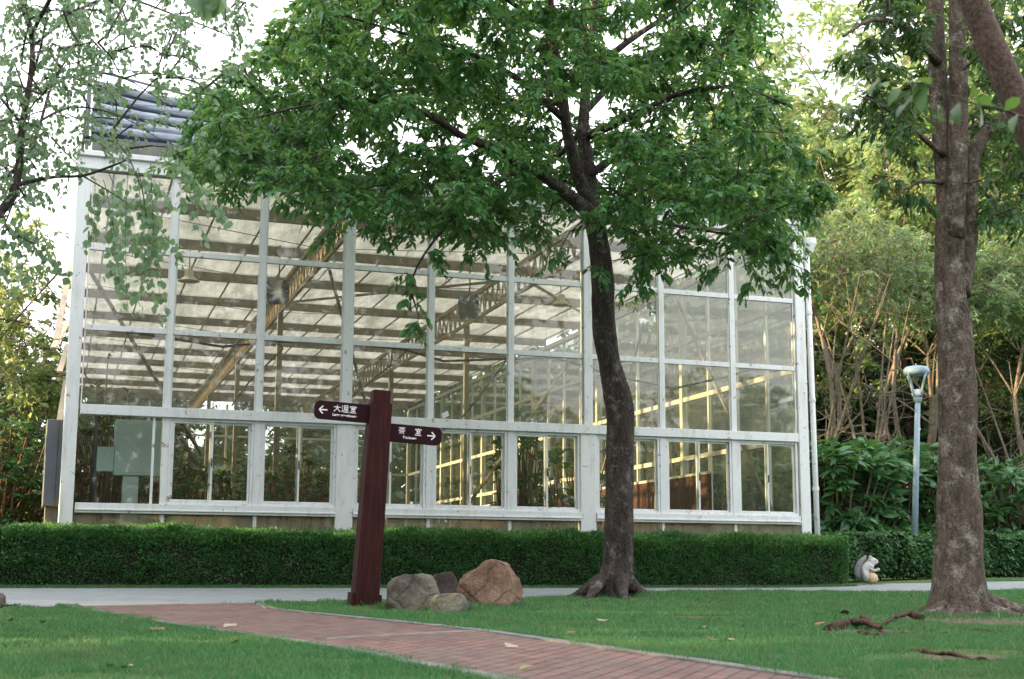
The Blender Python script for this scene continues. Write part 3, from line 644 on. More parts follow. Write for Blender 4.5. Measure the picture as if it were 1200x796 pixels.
P[:, 1] += u; P[:, 2] += u*1.3+.02*np.sin(P[:, 0]*.9); k = RNG.random(len(P)) < np.clip(.35+(P[:, 2]-.42)*2.0, 0, 1)*np.clip(1.05+1.2*np.array([mn.noise(Vector((p[0]*2.1, p[1]*2, p[2]*2.6+5))) for p in P]), .25, 1); P = P[k]; D = D[k]
top = P[:, 2] > 1.24; P[top, 2] += np.abs(RNG.normal(0, .022, top.sum()))
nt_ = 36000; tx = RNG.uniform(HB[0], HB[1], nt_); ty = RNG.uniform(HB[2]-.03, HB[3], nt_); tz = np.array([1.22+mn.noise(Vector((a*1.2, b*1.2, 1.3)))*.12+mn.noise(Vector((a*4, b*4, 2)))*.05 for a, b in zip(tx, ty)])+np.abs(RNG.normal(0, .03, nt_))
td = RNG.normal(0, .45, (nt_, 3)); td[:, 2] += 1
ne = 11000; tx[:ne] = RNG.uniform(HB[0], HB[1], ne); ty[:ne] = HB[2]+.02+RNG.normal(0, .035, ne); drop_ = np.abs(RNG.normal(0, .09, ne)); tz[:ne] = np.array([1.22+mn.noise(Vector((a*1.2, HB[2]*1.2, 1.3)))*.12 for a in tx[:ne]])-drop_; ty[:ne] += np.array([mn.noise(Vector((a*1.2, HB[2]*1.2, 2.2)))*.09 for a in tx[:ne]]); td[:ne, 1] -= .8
mobj('lit_top_shoots', leafmesh('lit_top_shoots', np.stack([tx, ty, tz], 1), td, RNG.uniform(.03, .065, nt_), .35, .3, 'quad'), leafmat('lit_hedge_leaf', [(.05, .18, .05), (.09, .28, .07), (.13, .34, .09)], .4), hd)  # top shoots; their lighter green paints in the light on the hedge top
mobj('foliage', leafmesh('hedge_foliage', P, D, RNG.uniform(.028, .055, len(P)), .45, .5, 'quad'), 'leaf_hedge', hd)
MB().box(HB[0]+.05, HB[1]-.08, HB[2]+.09, HB[3]-.05, .40, HB[5]-.11).build('twigs', 'core', hd)
# shrub hedge to the right
c0 = onD(995, 680, 27); c1 = onD(1215, 676, 29.5)
sh = empty('shrub_hedge', (c0+c1)/2, 'loose glossy green shrub hedge behind the squirrel statue along the path', 'hedge')
Pl = []; Dl = []
dv = (c1-c0); L = Vector((dv.x, dv.y, 0)).length; dn = Vector((dv.x, dv.y, 0)).normalized(); nn_ = Vector((-dn.y, dn.x, 0))
for k in range(15000):
    u_ = random.uniform(-.3, L); s_ = random.random(); zt = .88+.06*math.sin(u_*2.1)+.05*math.sin(u_*5.3)
    if s_ < .62: v_ = abs(random.gauss(0, .10)); zz = random.uniform(.1, zt)
    else: v_ = random.uniform(0, .9); zz = zt-abs(random.gauss(0, .06))
    bulge = .12*math.sin(zz/zt*3.1)+.05*math.sin(u_*3.7+zz*4)+.04*math.sin(u_*9)
    p = c0+dn*u_+nn_*(v_+.15-bulge); p.z = gz(p.x, p.y)+zz; Pl.append(tuple(p)); Dl.append(tuple(-nn_*1.0+rv(.6)+Vector((0, 0, -.1))))
mobj('foliage', leafmesh('shrub_foliage', Pl, Dl, RNG.uniform(.07, .13, len(Pl)), .5, .8), 'leaf_shrub', sh)
m = MB()
for k in range(60):
    u_ = random.uniform(-.2, L); p = c0+dn*u_+nn_*random.uniform(.2, .4); z_ = gz(p.x, p.y); m.tube([(p.x, p.y, z_), (p.x+random.gauss(0, .12), p.y-.1, z_+.5)], .012, 4)
tag(m.build('twigs', 'stem', sh), kind='stuff')
m = MB(); q0 = c0+nn_*.5; q1 = c1+nn_*.5; m.bar((q0.x, q0.y, .9), (q1.x, q1.y, .95), .35, .7); m.build('inner_twigs', 'core', sh)
#=================================================================== SIGNPOST
b0 = G(429, 713); Ds = depth(b0); hgt = 250*Ds/F*1.005
sg = empty('signpost', b0, 'dark red wooden signpost with two arrow boards leaning beside the boulders', 'signpost', world=False)
sg.rotation_euler = (R_(1.0), R_(3.2), -YAW+R_(17))
wt, wb = .118, .135
m = MB(); k = 0
m.v = [(sx*w, sy*w, z) for z, w in ((-.05, wb), (hgt-.14, wt), ) for sx, sy in ((-1, -1), (1, -1), (1, 1), (-1, 1))]
m.f = [(0, 3, 2, 1), (4, 5, 6, 7), (0, 1, 5, 4), (1, 2, 6, 5), (2, 3, 7, 6), (3, 0, 4, 7)]
m.build('post', 'maroon', sg, bevel=.006)
MB().box(-wt+.022, wt-.022, -wt+.022, wt-.022, hgt-.138, hgt).build('post_cap', 'maroon', sg, bevel=.006)
for bx in ((-wb-.03, -wb-.002, -wb+.01, wb, -.02, .15), (wb+.002, wb+.03, -wb+.02, wb, -.02, .14), (-wb+.02, wb-.02, wb+.002, wb+.03, -.02, .15)): MB().box(*bx).build('base_cleat', 'maroon', sg, bevel=.004)
STROKES = {'大': [(.5, 6.6, 9.5, 6.6), (5, 9.6, 5, 6.2), (5, 6.4, 3.6, 3.2), (3.6, 3.2, .8, .6), (5, 6.4, 6.6, 3), (6.6, 3, 9.4, .6)],
 '温': [(.8, 9, 2.2, 7.8), (.3, 6.4, 1.8, 5.3), (.5, .6, 2.2, 3.8), (3.8, 9.3, 8.6, 9.3), (3.8, 9.6, 3.8, 5), (8.6, 9.6, 8.6, 5), (3.8, 7.2, 8.6, 7.2), (3.8, 5.2, 8.6, 5.2), (3.2, 3.8, 9.2, 3.8), (3.4, 4, 3.4, .6), (9, 4, 9, .6), (5.3, 3.8, 5.3, .6), (7.1, 3.8, 7.1, .6), (2.6, .6, 9.8, .6)],
 '室': [(5, 9.9, 5, 8.7), (.7, 8.5, 9.3, 8.5), (.7, 8.8, .7, 7), (9.3, 8.8, 9.3, 7), (2, 6.8, 8, 6.8), (4.6, 6.8, 3, 4.9), (2.6, 4.8, 7.6, 5), (6.4, 6, 8, 4.6), (5, 4.6, 5, .6), (1.8, 2.8, 8.2, 2.8), (.6, .6, 9.4, .6)],
 '茶': [(.6, 8.5, 9.4, 8.5), (3.2, 9.8, 3.2, 7.5), (6.8, 9.8, 6.8, 7.5), (5, 7.6, .6, 4.6), (5, 7.6, 9.4, 4.6), (2, 4.2, 8, 4.2), (5, 5.6, 5, .3), (3.8, 3.2, 1.8, .9), (6.2, 3.2, 8.2, .9)]}
def board(x0, x1, zc, hh, sgn, big, small, bx, arrow_x, gap):
    r = hh/2; m = MB(); out_ = []; n_ = 7; xe = x1 if sgn > 0 else x0; xs = x0 if sgn > 0 else x1; cr_ = r*.62
    prof = [(xs, -r)]
    for k in range(n_+1): t = -math.pi/2+k*math.pi/2/n_; prof.append((xe-sgn*cr_+sgn*cr_*math.cos(t), -r+cr_+cr_*math.sin(t)))
    for k in range(n_+1): t = k*math.pi/2/n_; prof.append((xe-sgn*cr_+sgn*cr_*math.cos(t), r-cr_+cr_*math.sin(t)))
    prof.append((xs, r)); k = len(prof); y0, y1 = -.035, .02
    if sgn < 0: prof = prof[::-1]
    m.v = [(a, y0, zc+b) for a, b in prof]+[(a, y1, zc+b) for a, b in prof]
    m.f = [tuple(range(k)), tuple(range(2*k-1, k-1, -1))]+[((i+1) % k, i, i+k, (i+1) % k+k) for i in range(k)]
    bd = m.build('arrow_board', 'sign_red', sg, bevel=.004)
    am = MB(); L_ = .085; ya = y0-.004
    am.bar((arrow_x-L_/2, ya, zc), (arrow_x+L_/2, ya, zc), .004, .013); tip = arrow_x+sgn*L_/2
    for s in (1, -1): am.bar((tip+sgn*.004, ya, zc), (tip-sgn*.036, ya, zc+s*.042), .004, .013)
    am.build('arrow', 'letter', bd)
    for q, ch in enumerate(big):
        if ch not in STROKES: continue
        cm = MB(); s_ = .082; ox = bx+(q-(len(big)-1)/2)*.088*gap
        for (a0, b0_, a1, b1_) in STROKES[ch]:
            cm.bar((ox+(a0/10-.5)*s_, y0-.0035-.0002*(a0+b1_), zc+.030+(b0_/10-.5)*s_), (ox+(a1/10-.5)*s_, y0-.0035-.0002*(a0+b1_), zc+.030+(b1_/10-.5)*s_), .004, .0078)
        cm.build('character', 'letter', bd)
    for txt, sz, dx, dz, spc in ((small, .037, bx, -.054, 1.0),):
        cu = bpy.data.curves.new('lettering', 'FONT'); cu.body = txt; cu.size = sz; cu.align_x = 'CENTER'; cu.extrude = .0015; cu.offset = sz*.03; cu.space_character = spc
        o = bpy.data.objects.new('lettering', cu); COL.objects.link(o); bpy.context.view_layer.update()
        me = bpy.data.meshes.new_from_object(o.evaluated_get(bpy.context.evaluated_depsgraph_get())); bpy.data.objects.remove(o)
        me.name = 'lettering'; lo = mobj('lettering', me, 'letter', bd); lo.location = (dx, y0-.0035, zc+dz); lo.rotation_euler = (math.pi/2, 0, 0)
board(-wt-.60, -wt+.002, hgt-.27, .20, -1, '大温室', 'Large greenhouse', -wt-.27, -wt-.505, 1.0)
board(wt-.002, wt+.60, hgt-.45, .20, 1, '茶 室', 'Tea house', wt+.235, wt+.475, 1.05)
#=================================================================== ROCKS
def rock(cx, basey, w_px, h_px, dep, mat, label, seed, cuts, off=0):
    c = G(cx, basey); D = depth(c)+off; c = onD(cx, basey, D); c.z = gz(c.x, c.y); w = w_px*D/F/2; h = h_px*D/F
    import bmesh
    bm = bmesh.new(); bmesh.ops.create_icosphere(bm, subdivisions=5, radius=1)
    for v in bm.verts:
        p = v.co.copy()
        for n_, d_ in cuts:
            nn = Vector(n_).normalized(); e = p.dot(nn)-d_
            if e > 0: p -= nn*e*.92
        q = p*1.3+Vector((seed*3.1, 0, 0)); k = 1+.12*mn.noise(q*.9)+.07*mn.noise(q*2.5)+.035*mn.noise(q*6)+.018*mn.noise(q*14)
        v.co = p*k
    zs = [v.co.z for v in bm.verts]; xs = [v.co.x for v in bm.verts]; zmax, zmin = max(zs), -.45; sx = (max(xs)-min(xs))/2; xm = (max(xs)+min(xs))/2
    for v in bm.verts: v.co = Vector(((v.co.x-xm)/sx*w, v.co.y*w*dep, (v.co.z-zmin)/(zmax-zmin)*h))
    me = bpy.data.meshes.new('boulder'); bm.to_mesh(me); bm.free(); me.polygons.foreach_set('use_smooth', [True]*len(me.polygons))
    o = mobj('boulder', me, mat); o.location = c; o.rotation_euler = (0, 0, -YAW); tag(o, label, 'rock', 'boulders beside the signpost'); return o
rock(487, 716, 64, 42, .8, 'rock_grey', 'rounded grey-brown boulder at the left of the rock group', 1, [((0, 0, 1), .72), ((0, -1, .2), .7), ((-.5, 0, 1), .8)])
rock(575, 712, 80, 55, .75, 'rock_tan', 'biggest tan boulder with a flat slanted face at the right of the group', 2, [((-.62, -.1, 1), .62), ((.8, -.15, .7), .86), ((-1, 0, .15), .86), ((-.15, -1, .3), .55), ((.15, 0, 1), .80), ((1, -.3, -.1), .84), ((-.6, -1, -.2), .7)])
rock(529, 718, 46, 23, .7, 'rock_pale', 'small pale lichened stone in front between the two larger boulders', 3, [((0, 0, 1), .7), ((0, -1, .4), .6)], -.25)
rock(522, 703, 34, 30, .9, 'rock_dark', 'dark brown stone wedged behind between the grey and the tan boulder', 5, [((0, 0, 1), .8), ((.3, -1, .3), .6)], .35)
rock(-4, 717, 24, 17, .9, 'rock_grey', 'small grey stone at the left edge of the lawn by the path', 7, [((0, 0, 1), .8)])
#=================================================================== HERO TREES
def tree_obj(name, base, label, wood, lv, bark, leaf, group=None, width=.42, shape='hex', upbias=1., smooth=True, droop=.25):
    e = empty(name, base, label, 'tree', group)
    wood.build('trunk', bark, e, smooth=smooth)
    if len(lv.P): mobj('crown', leafmesh('crown', *lv.arr(), width, upbias, shape, droop), leaf, e)
    return e
# --- middle tree
b = G(720, 698); D0 = depth(b)
def flareA(z0, k=.55, hh=.16):
    return lambda th, z: 1+k*math.exp(-max(z-z0, 0)/hh)*(.35+.65*max(0, math.sin(th*2.5+1))**1.0)
w = MB(); lb = Limbs(w); lv = Leaves()
lb.limb([(720, 703, D0, 22), (722, 694, D0, 21.5), (724, 680, D0, 19.5), (726, 650, D0, 17.5), (727, 600, D0, 16.5), (727, 540, D0, 16.5), (728, 490, D0, 16), (724, 462, D0, 16.5), (714, 423, D0, 12.8), (707, 375, D0, 13.8), (706, 328, D0, 13.5), (700, 280, D0, 12), (692, 245, D0, 12.5)], 28, .13, 6, flareA(b.z), 1)
lb.limb([(694, 252, D0, 10), (665, 228, D0-.5, 8), (635, 205, D0-1, 7), (612, 194, D0-1.3, 7), (580, 175, D0-1.8, 5.5), (540, 160, D0-2.2, 4.5), (500, 135, D0-2.6, 4), (440, 120, D0-3, 3), (360, 125, D0-3.5, 2), (300, 140, D0-4, 1.2)], 10, .15, 3)
lb.limb([(692, 248, D0, 11), (688, 200, D0+.1, 9), (682, 160, D0+.2, 7.5), (684, 100, D0+.4, 6.5), (690, 40, D0+.6, 6), (700, -40, D0+.9, 5), (705, -160, D0+1.2, 3)], 12, .15)
lb.limb([(690, 240, D0, 9), (668, 180, D0-.3, 6.5), (657, 113, D0-.6, 6.5), (645, 50, D0-.8, 5), (640, -30, D0-1, 4.5), (630, -140, D0-1.2, 3)], 10, .15)
for pts in ([(689, 205, 0, 6), (720, 185, .2, 4), (770, 180, .8, 3.5), (830, 190, 1.3, 2.5), (900, 210, 1.6, 1.5)], [(684, 160, .2, 6), (730, 140, -.5, 4), (790, 110, -1.2, 3), (860, 100, -2, 2), (920, 120, -2.4, 1.2)],
            [(686, 90, .4, 5), (730, 50, .4, 4), (790, 10, 1, 3), (850, -30, 1.6, 2)], [(660, 140, -.5, 5), (600, 90, -.8, 4), (540, 60, -1.4, 3), (470, 40, -2, 2), (400, 20, -2.5, 1.5)],
            [(657, 120, -.5, 5), (610, 120, 1.2, 3), (540, 110, 2.2, 3), (450, 110, 2.8, 2), (380, 170, 3, 1.4)], [(700, 262, 0, 5), (740, 255, -1, 2.5), (800, 265, -2, 2), (870, 275, -2.5, 1)],
            [(612, 196, -1.3, 4), (560, 230, -1.7, 2.5), (510, 280, -2, 1.6), (482, 330, -2.2, 1.2), (490, 370, -2.3, .8)], [(684, 130, .3, 5), (760, 60, 2.2, 3), (860, 50, 3, 2)], [(645, 40, -.8, 4), (560, -20, -1.5, 3), (450, -60, -2, 2)],
            [(682, 150, .3, 4), (650, 185, 1.6, 3), (590, 230, 2.6, 2), (540, 240, 3, 1.2)]):
    lb.limb([(a, c, D0+d, h) for a, c, d, h in pts], 7, .12)
for (a, c) in ((( 706, 690), (660, 700)), ((705, 694), (685, 703)), ((738, 690), (768, 697)), ((728, 695), (735, 704))):
    p0 = G(a[0], 699); p1 = G(*c); w.tube([p0+Vector((0, 0, .20)), p0.lerp(p1, .35)+Vector((0, 0, .09)), p0.lerp(p1, .7)+Vector((.02, .01, .02)), p1+Vector((0, 0, -.04))], [.12, .085, .05, .03], 10, .5, seed=a[0])
poly = [(215, 205), (262, 222), (320, 222), (345, 240), (400, 262), (440, 268), (480, 300), (515, 262), (560, 285), (600, 262), (625, 278), (660, 290), (690, 250), (745, 300), (800, 312), (860, 285), (900, 305), (945, 262), (962, 222), (938, 190), (945, 150), (910, 130), (905, 90), (925, 45), (890, 0), (900, -60), (700, -230), (450, -150), (345, 0), (335, 45), (262, 90), (228, 140)]
holes = [(448, 34, 19), (915, 60, 22), (690, 110, 16), (480, 160, 15), (435, 190, 14), (655, 130, 14)]
pts = [p for p in samplepoly(poly, 900) if not any((p[0]-h[0])**2+(p[1]-h[1])**2 < h[2]**2*2.2 for h in holes)]
pts += samplepoly([(345, -40), (560, -80), (560, 60), (470, 75), (345, 70)], 34)
cs = []
for (px, py) in pts:
    dd = random.uniform(-4.2, 3.6)
    if (px-676)**2/900+(py-165)**2/8100 < 1: dd = random.uniform(1.2, 3.8)
    if py > 270: dd = random.uniform(-3, .5)
    cs.append((onD(px, py, D0+dd), random.uniform(.35, .55)))
fill(w, lv, lb, cs, 8, 17, .122, .6, .28)
for (px, py, r) in ((482, 352, .3), (490, 380, .2), (505, 300, .35), (475, 320, .3), (745, 335, .28), (765, 320, .3), (830, 320, .25), (925, 322, .25), (945, 330, .18), (955, 240, .3), (965, 215, .25), (560, 300, .25), (650, 305, .25), (240, 205, .3), (330, 235, .25), (390, 275, .28), (440, 275, .25), (365, 250, .3), (880, 325, .22), (225, 175, .3), (250, 110, .3), (905, 300, .3), (600, 285, .3), (700, 315, .22)):
    c = onD(px, py, D0-2.2); a, ar = lb.near(c); clump(w, lv, c, r, a, ar, 5, 12, .12, .7, .8)
tree_obj('shade_tree', b, 'dark-trunked broadleaf shade tree with wide crown in front of the greenhouse', w, lv, 'bark', 'leaf', None, .45)
# --- right tree
b = G(1124, 716); D1 = depth(b)
w = MB(); lb = Limbs(w); lv = Leaves()
lb.limb([(1128, 724, D1, 35), (1128, 714, D1, 34), (1127, 695, D1, 32), (1126, 660, D1, 28.5), (1126, 620, D1, 26), (1124, 550, D1, 23), (1122, 450, D1, 21.5), (1119, 380, D1, 19.5), (1113, 330, D1, 18), (1112, 270, D1, 16), (1111, 236, D1, 15)], 32, .10, 6, flareA(b.z, .35, .14), 4)
lb.limb([(1111, 270, D1, 14), (1106, 200, D1+.05, 12), (1098, 110, D1+.1, 11.5), (1094, 40, D1+.2, 11), (1091, -60, D1+.3, 10)], 16, .1, 4, seed=2)
lb.limb([(1116, 275, D1-.05, 13), (1120, 190, D1-.1, 12.5), (1121, 110, D1-.1, 11.5), (1118, 0, D1-.1, 9.5), (1115, -80, D1, 8)], 16, .1, 4, seed=6)
lb.limb([(1124, 340, D1+.1, 13), (1134, 280, D1+.25, 11), (1136, 210, D1+.3, 9.5), (1140, 172, D1+.35, 9), (1160, 145, D1+.4, 7.5), (1180, 128, D1+.5, 6.5), (1230, 60, D1+.8, 5)], 14, .12, 4, seed=8)
lb.limb([(1128, 60, D1+.4, 8), (1145, 45, D1+.5, 7), (1165, 20, D1+.6, 6.5), (1172, -20, D1+.8, 6)], 10, .1)
lb.limb([(1096, 70, D1, 6), (1060, 30, D1-.6, 4), (1020, 20, D1-1.2, 3), (985, 40, D1-1.6, 1.5)], 8, .1)
lb.limb([(1108, 210, D1, 4), (1075, 210, D1-.3, 2), (1050, 225, D1-.5, 1)], 6, .1)
lb.limb([(1106, 180, D1, 4), (1070, 150, D1-.5, 3), (1030, 120, D1-1, 2), (1005, 110, D1-1.3, 1)], 7, .1)
lb.limb([(1134, 200, D1+.3, 4), (1160, 230, D1+.6, 2), (1190, 250, D1+.8, 1)], 6, .1)
for px in range(9):
    th = [2.6, 3.4, 4.1, 4.75, 5.2, 5.9, .2, .9, 3.0][px]; q = Vector((b.x, b.y, 0)); d = Vector((math.cos(th), math.sin(th), 0)); l = [.55, .75, .6, .5, .85, 1.3, .9, .6, .5][px]
    pts_ = []
    for s in (.18, .32, .5, .75, 1):
        p = q+d*s*l+Vector((random.gauss(0, .02), random.gauss(0, .02), 0)); pts_.append((p.x, p.y, gz(p.x, p.y)+(.20-.24*s**.55)))
    w.tube(pts_, [.12, .095, .07, .045, .02], 10, .35, seed=px)
polA = [(990, 60), (1010, 10), (1040, -60), (1100, -80), (1090, 60), (1085, 150), (1060, 225), (1045, 190), (1015, 150), (1000, 130)]
polB = [(1120, -60), (1220, -60), (1230, 250), (1190, 265), (1150, 240), (1128, 190), (1135, 80)]
fill(w, lv, lb, [(onD(px, py, D1+random.uniform(-1.2, 1.8)), random.uniform(.25, .4)) for (px, py) in samplepoly(polA, 75)+samplepoly(polB, 70) if not (1078 < px < 1140)]+[(onD(px, py, D1+random.uniform(.9, 2.2)), .35) for (px, py) in samplepoly([(1080, -60), (1150, -60), (1150, 240), (1090, 160)], 22)], 6, 13, .105, .7, .4)
for (px, py) in ((1060, 225), (1000, 130), (1040, 210), (1075, 225), (1155, 250), (1190, 200), (1010, 60)):
    c = onD(px, py, D1+random.uniform(-.6, .3)); a, ar = lb.near(c); clump(w, lv, c, .22, a, ar, 5, 9, .12, .7, .9)
tree_obj('park_tree', b, 'tall grey-barked forked tree standing on the lawn at the right', w, lv, 'bark2', 'leaf_r')
# --- leaning tree at the far right (trunk crosses the corner)
w = MB(); lb = Limbs(w); lv = Leaves(); DL = 9.
bb = onD(1420, 900, DL); 
lb.limb([(1440, 850, DL, 26), (1400, 700, DL, 25), (1320, 460, DL, 23), (1245, 240, DL, 21), (1197, 130, DL, 18), (1165, 62, DL, 17.5), (1139, 2, DL, 17), (1105, -80, DL, 16)], 22, .06, 6, seed=11)
lb.limb([(1230, 150, 5.2, 3), (1180, 126, 5, 1.8), (1130, 115, 4.8, 1.2), (1080, 95, 4.6, .9), (1040, 95, 4.5, .6)], 6, .1)
lb.limb([(1320, 300, 6.5, 8), (1270, 200, 5.6, 5), (1230, 150, 5.2, 3)], 6, .1); lb.limb([(1400, 700, DL, 14), (1380, 450, 7.5, 10), (1320, 300, 6.5, 8)], 8, .1)
for (px, py, dx, dy) in ((1080, 108, -1, .25), (1062, 118, -1, .6), (1100, 120, -.3, 1), (1040, 95, -1, .1), (1052, 100, -.8, .8), (1090, 95, -.9, -.5), (1030, 92, -1, .3), (1120, 118, -.4, .9), (1135, 112, .3, -.8), (1160, 120, -.6, -.7), (1175, 126, .7, -.5), (1190, 130, -.5, .9), (1140, 118, .5, .9), (1012, 88, -1, .2), (1075, 92, .2, 1)):
    p = onD(px, py, 4.6); q = onD(px+dx*30, py+dy*30, 4.5); lv.add(tuple(p), tuple(q-p+rv(.01)), random.uniform(.09, .15))
tree_obj('leaning_tree', G(1199, 760)+Vector((1.3, 0, 0)), 'smooth brown leaning trunk crossing the upper right corner', w, lv, 'bark3', 'leaf_r')
# --- pale birch-like tree at the left
w = MB(); lb = Limbs(w); lv = Leaves(); DB = 11.5
lb.limb([(-260, 720, DB, 16), (-190, 520, DB, 14), (-90, 350, DB, 11), (0, 252, DB, 6), (16, 225, DB, 5.5), (22, 185, DB, 4.5), (24, 150, DB, 4), (34, 90, DB, 3.4), (34, 45, DB, 3), (22, 0, DB, 2.6), (10, -60, DB, 2)], 12, .1, 4)
for pts in ([(16, 222, 0, 3), (60, 212, -.1, 2), (95, 210, -.2, 1.8), (125, 200, -.3, 1.5), (150, 190, -.4, 1)], [(0, 215, 0, 3), (30, 190, .2, 2.4), (45, 150, .4, 2), (60, 100, .8, 1.5), (90, 50, 1.2, 1.2), (120, -20, 1.5, 1)],
            [(30, 110, 0, 2), (45, 60, .2, 1.5), (55, 0, .4, 1.2), (60, -60, .5, 1)], [(95, 210, -.2, 1.2), (130, 230, -.4, .8), (160, 250, -.5, .5)], [(150, 190, -.4, .9), (165, 225, -.5, .6), (170, 260, -.6, .4)],
            [(34, 60, 0, 2), (120, 0, 1, 1.8), (200, 20, 1.5, 1.2), (280, 50, 2, .7)], [(120, -20, 1.5, 1.5), (230, -60, 2, 1.2), (300, -20, 2.5, .8)], [(60, 100, .8, 1.3), (130, 90, 1.2, .9), (200, 130, 1.5, .5)], [(24, 150, 0, 2), (-30, 80, .3, 1.5), (-60, 0, .5, 1)], [(24, 160, 0, 2), (80, 130, .9, 1.3), (140, 140, 1.3, .7), (190, 170, 1.5, .4)], [(0, 252, 0, 3), (10, 275, -.3, 1.5), (40, 290, -.5, .8)]):
    lb.limb([(a, c, DB+d, h) for a, c, d, h in pts], 6, .1)
pl = [(0, -20), (330, -20), (300, 60), (260, 100), (240, 180), (130, 195), (80, 205), (30, 240), (-20, 240)]
cs = []
for (px, py) in samplepoly(pl, 215):
    if px > 225 and py > 30 and random.random() < .7: continue
    if px > 120 and py > 115 and random.random() < .65: continue
    if 240 < px and py < 45 and random.random() < .6: continue
    if 55 < px < 95 and py > 120 and random.random() < .6: continue
    cs.append((onD(px, py, DB+random.uniform(-.8, 2.6)), random.uniform(.16, .3)))
fill(w, lv, lb, cs, 5, 7, .055, .8, .9, .0025)
# drooping sprays
for (x0, y0, x1, y1) in ((150, 190, 150, 372), (165, 225, 190, 378), (130, 230, 128, 335), (170, 255, 215, 312), (160, 200, 175, 330), (190, 190, 262, 265), (200, 175, 238, 285), (110, 215, 108, 300), (125, 205, 160, 300), (145, 195, 205, 250), (10, 250, 30, 345), (20, 250, 60, 330), (5, 255, 5, 330), (30, 290, 80, 330), (-5, 260, 45, 300), (230, 150, 262, 210), (175, 195, 180, 300), (120, 215, 140, 350), (160, 210, 165, 360)):
    D = DB+random.uniform(-.8, .5); a = onD(x0, y0, D); b_ = onD(x1, y1, D-.2); ctl = onD(x0*.35+x1*.65+random.uniform(-8, 8), y0*.55+y1*.45, D-.1)
    P_ = [((1-t)**2)*a+2*t*(1-t)*ctl+t*t*b_ for t in [i_/8 for i_ in range(9)]]; w.tube(P_, [.004, .0035, .003, .003, .0025, .002, .002, .0015, .001], 4, cap=False)
    nL = int((b_-a).length/.022)+4
    for i in range(nL):
        t = .15+.85*i/nL; p = P_[min(int(t*8), 7)].lerp(P_[min(int(t*8)+1, 8)], t*8-int(t*8)); v = Vector((random.gauss(0, .6), random.gauss(0, .6), -1)); p2 = p+Vector((random.gauss(0, .035), random.gauss(0, .035), random.gauss(0, .02)))
        lv.add(tuple(p2), tuple(v), random.uniform(.05, .085))
for (px, py) in ((232, 2), (246, 4), (256, 0), (240, -4), (262, -6), (225, -6)): p = onD(px, py-6, 4.2); q = onD(px+random.uniform(-8, 8), py+14, 4.2); lv.add(tuple(p), tuple(q-p), .085)
w.tube([onD(34, 45, DB), onD(120, -120, 8), onD(200, -90, 5.5), onD(235, -20, 4.3), onD(246, -4, 4.2)], [.02, .015, .01, .005, .002], 5)
tree_obj('weeping_tree', onD(-260, 720, DB), 'slender tree with pale small round leaves and drooping twigs at the left', w, lv, 'bark', 'leaf_birch', None, .8, 'hex', .3)
#=================================================================== LAMP POST
ld = 28.9; lb_ = onD(1071, 640, ld); lb_.z = gz(lb_.x, lb_.y)
lt = onD(1076, 466, ld)
lp = empty('street_lamp', lb_, 'pale blue lamp post with an open cage head beside the tall tree', 'lamp post')
MB().tube([lb_, lb_.lerp(lt, .55), lt], [.075, .062, .055], 16).build('pole', 'lamp_metal', lp, smooth=True)
MB().tube([lt-Vector((0, 0, .03)), lt+Vector((0, 0, .02)), lt+Vector((0, 0, .06)), lt+Vector((0, 0, .09))], [.075, .09, .09, .065], 16).build('collar', 'lamp_metal', lp)
u = .0177; c = lt+Vector((0, 0, .08)); HH = 31*u; Rr = 14.5*u
MB().lathe(c, [(.05, 0), (.10, .01), (.115, .05), (.10, .11), (.07, .15), (.0, .17)], 18).build('bulb_dome', 'bulb', lp, smooth=True)
MB().lathe(c+Vector((0, 0, HH)), [(0, -.10), (Rr*.75, -.10), (Rr*.95, -.085), (Rr*1.04, -.04), (Rr*1.02, .03), (Rr*.85, .075), (Rr*.5, .095), (0, .10)], 32).build('canopy', 'lamp_metal', lp, smooth=True)
for k in range(4):
    t = k*math.pi/2+.55-YAW; d = Vector((math.cos(t), math.sin(t), 0))
    MB().tube([c+d*.11+Vector((0, 0, .0)), c+d*.125+Vector((0, 0, .10)), c+d*.165+Vector((0, 0, .25)), c+d*.215+Vector((0, 0, .38)), c+d*(Rr*1.0)+Vector((0, 0, HH-.06))], [.022]*5, 8).build('cage_arm', 'lamp_metal', lp, smooth=True)
#=================================================================== SQUIRREL STATUE
def skin(name, verts, edges, radii, mat, parent, sub=2):
    me = bpy.data.meshes.new(name); me.from_pydata(verts, edges, []); o = bpy.data.objects.new(name, me); COL.objects.link(o)
    s = o.modifiers.new('s', 'SKIN'); s.use_smooth_shade = True
    for i, r in enumerate(radii): me.skin_vertices[0].data[i].radius = (r, r) if not isinstance(r, tuple) else r
    me.skin_vertices[0].data[0].use_root = True
    b = o.modifiers.new('b', 'SUBSURF'); b.levels = sub; b.render_levels = sub
    bpy.context.view_layer.update(); m2 = bpy.data.meshes.new_from_object(o.evaluated_get(bpy.context.evaluated_depsgraph_get())); bpy.data.objects.remove(o)
    m2.name = name; m2.polygons.foreach_set('use_smooth', [True]*len(m2.polygons)); return mobj(name, m2, mat, parent)
sq_b = onD(1020, 681.5, 26.3); sq_b.z = gz(sq_b.x, sq_b.y)
sq = empty('squirrel_statue', sq_b, 'painted stone squirrel statue holding a nut at the foot of the shrub hedge', 'statue', world=False); sq.rotation_euler = (0, 0, -YAW); sq.scale = (1.06,)*3
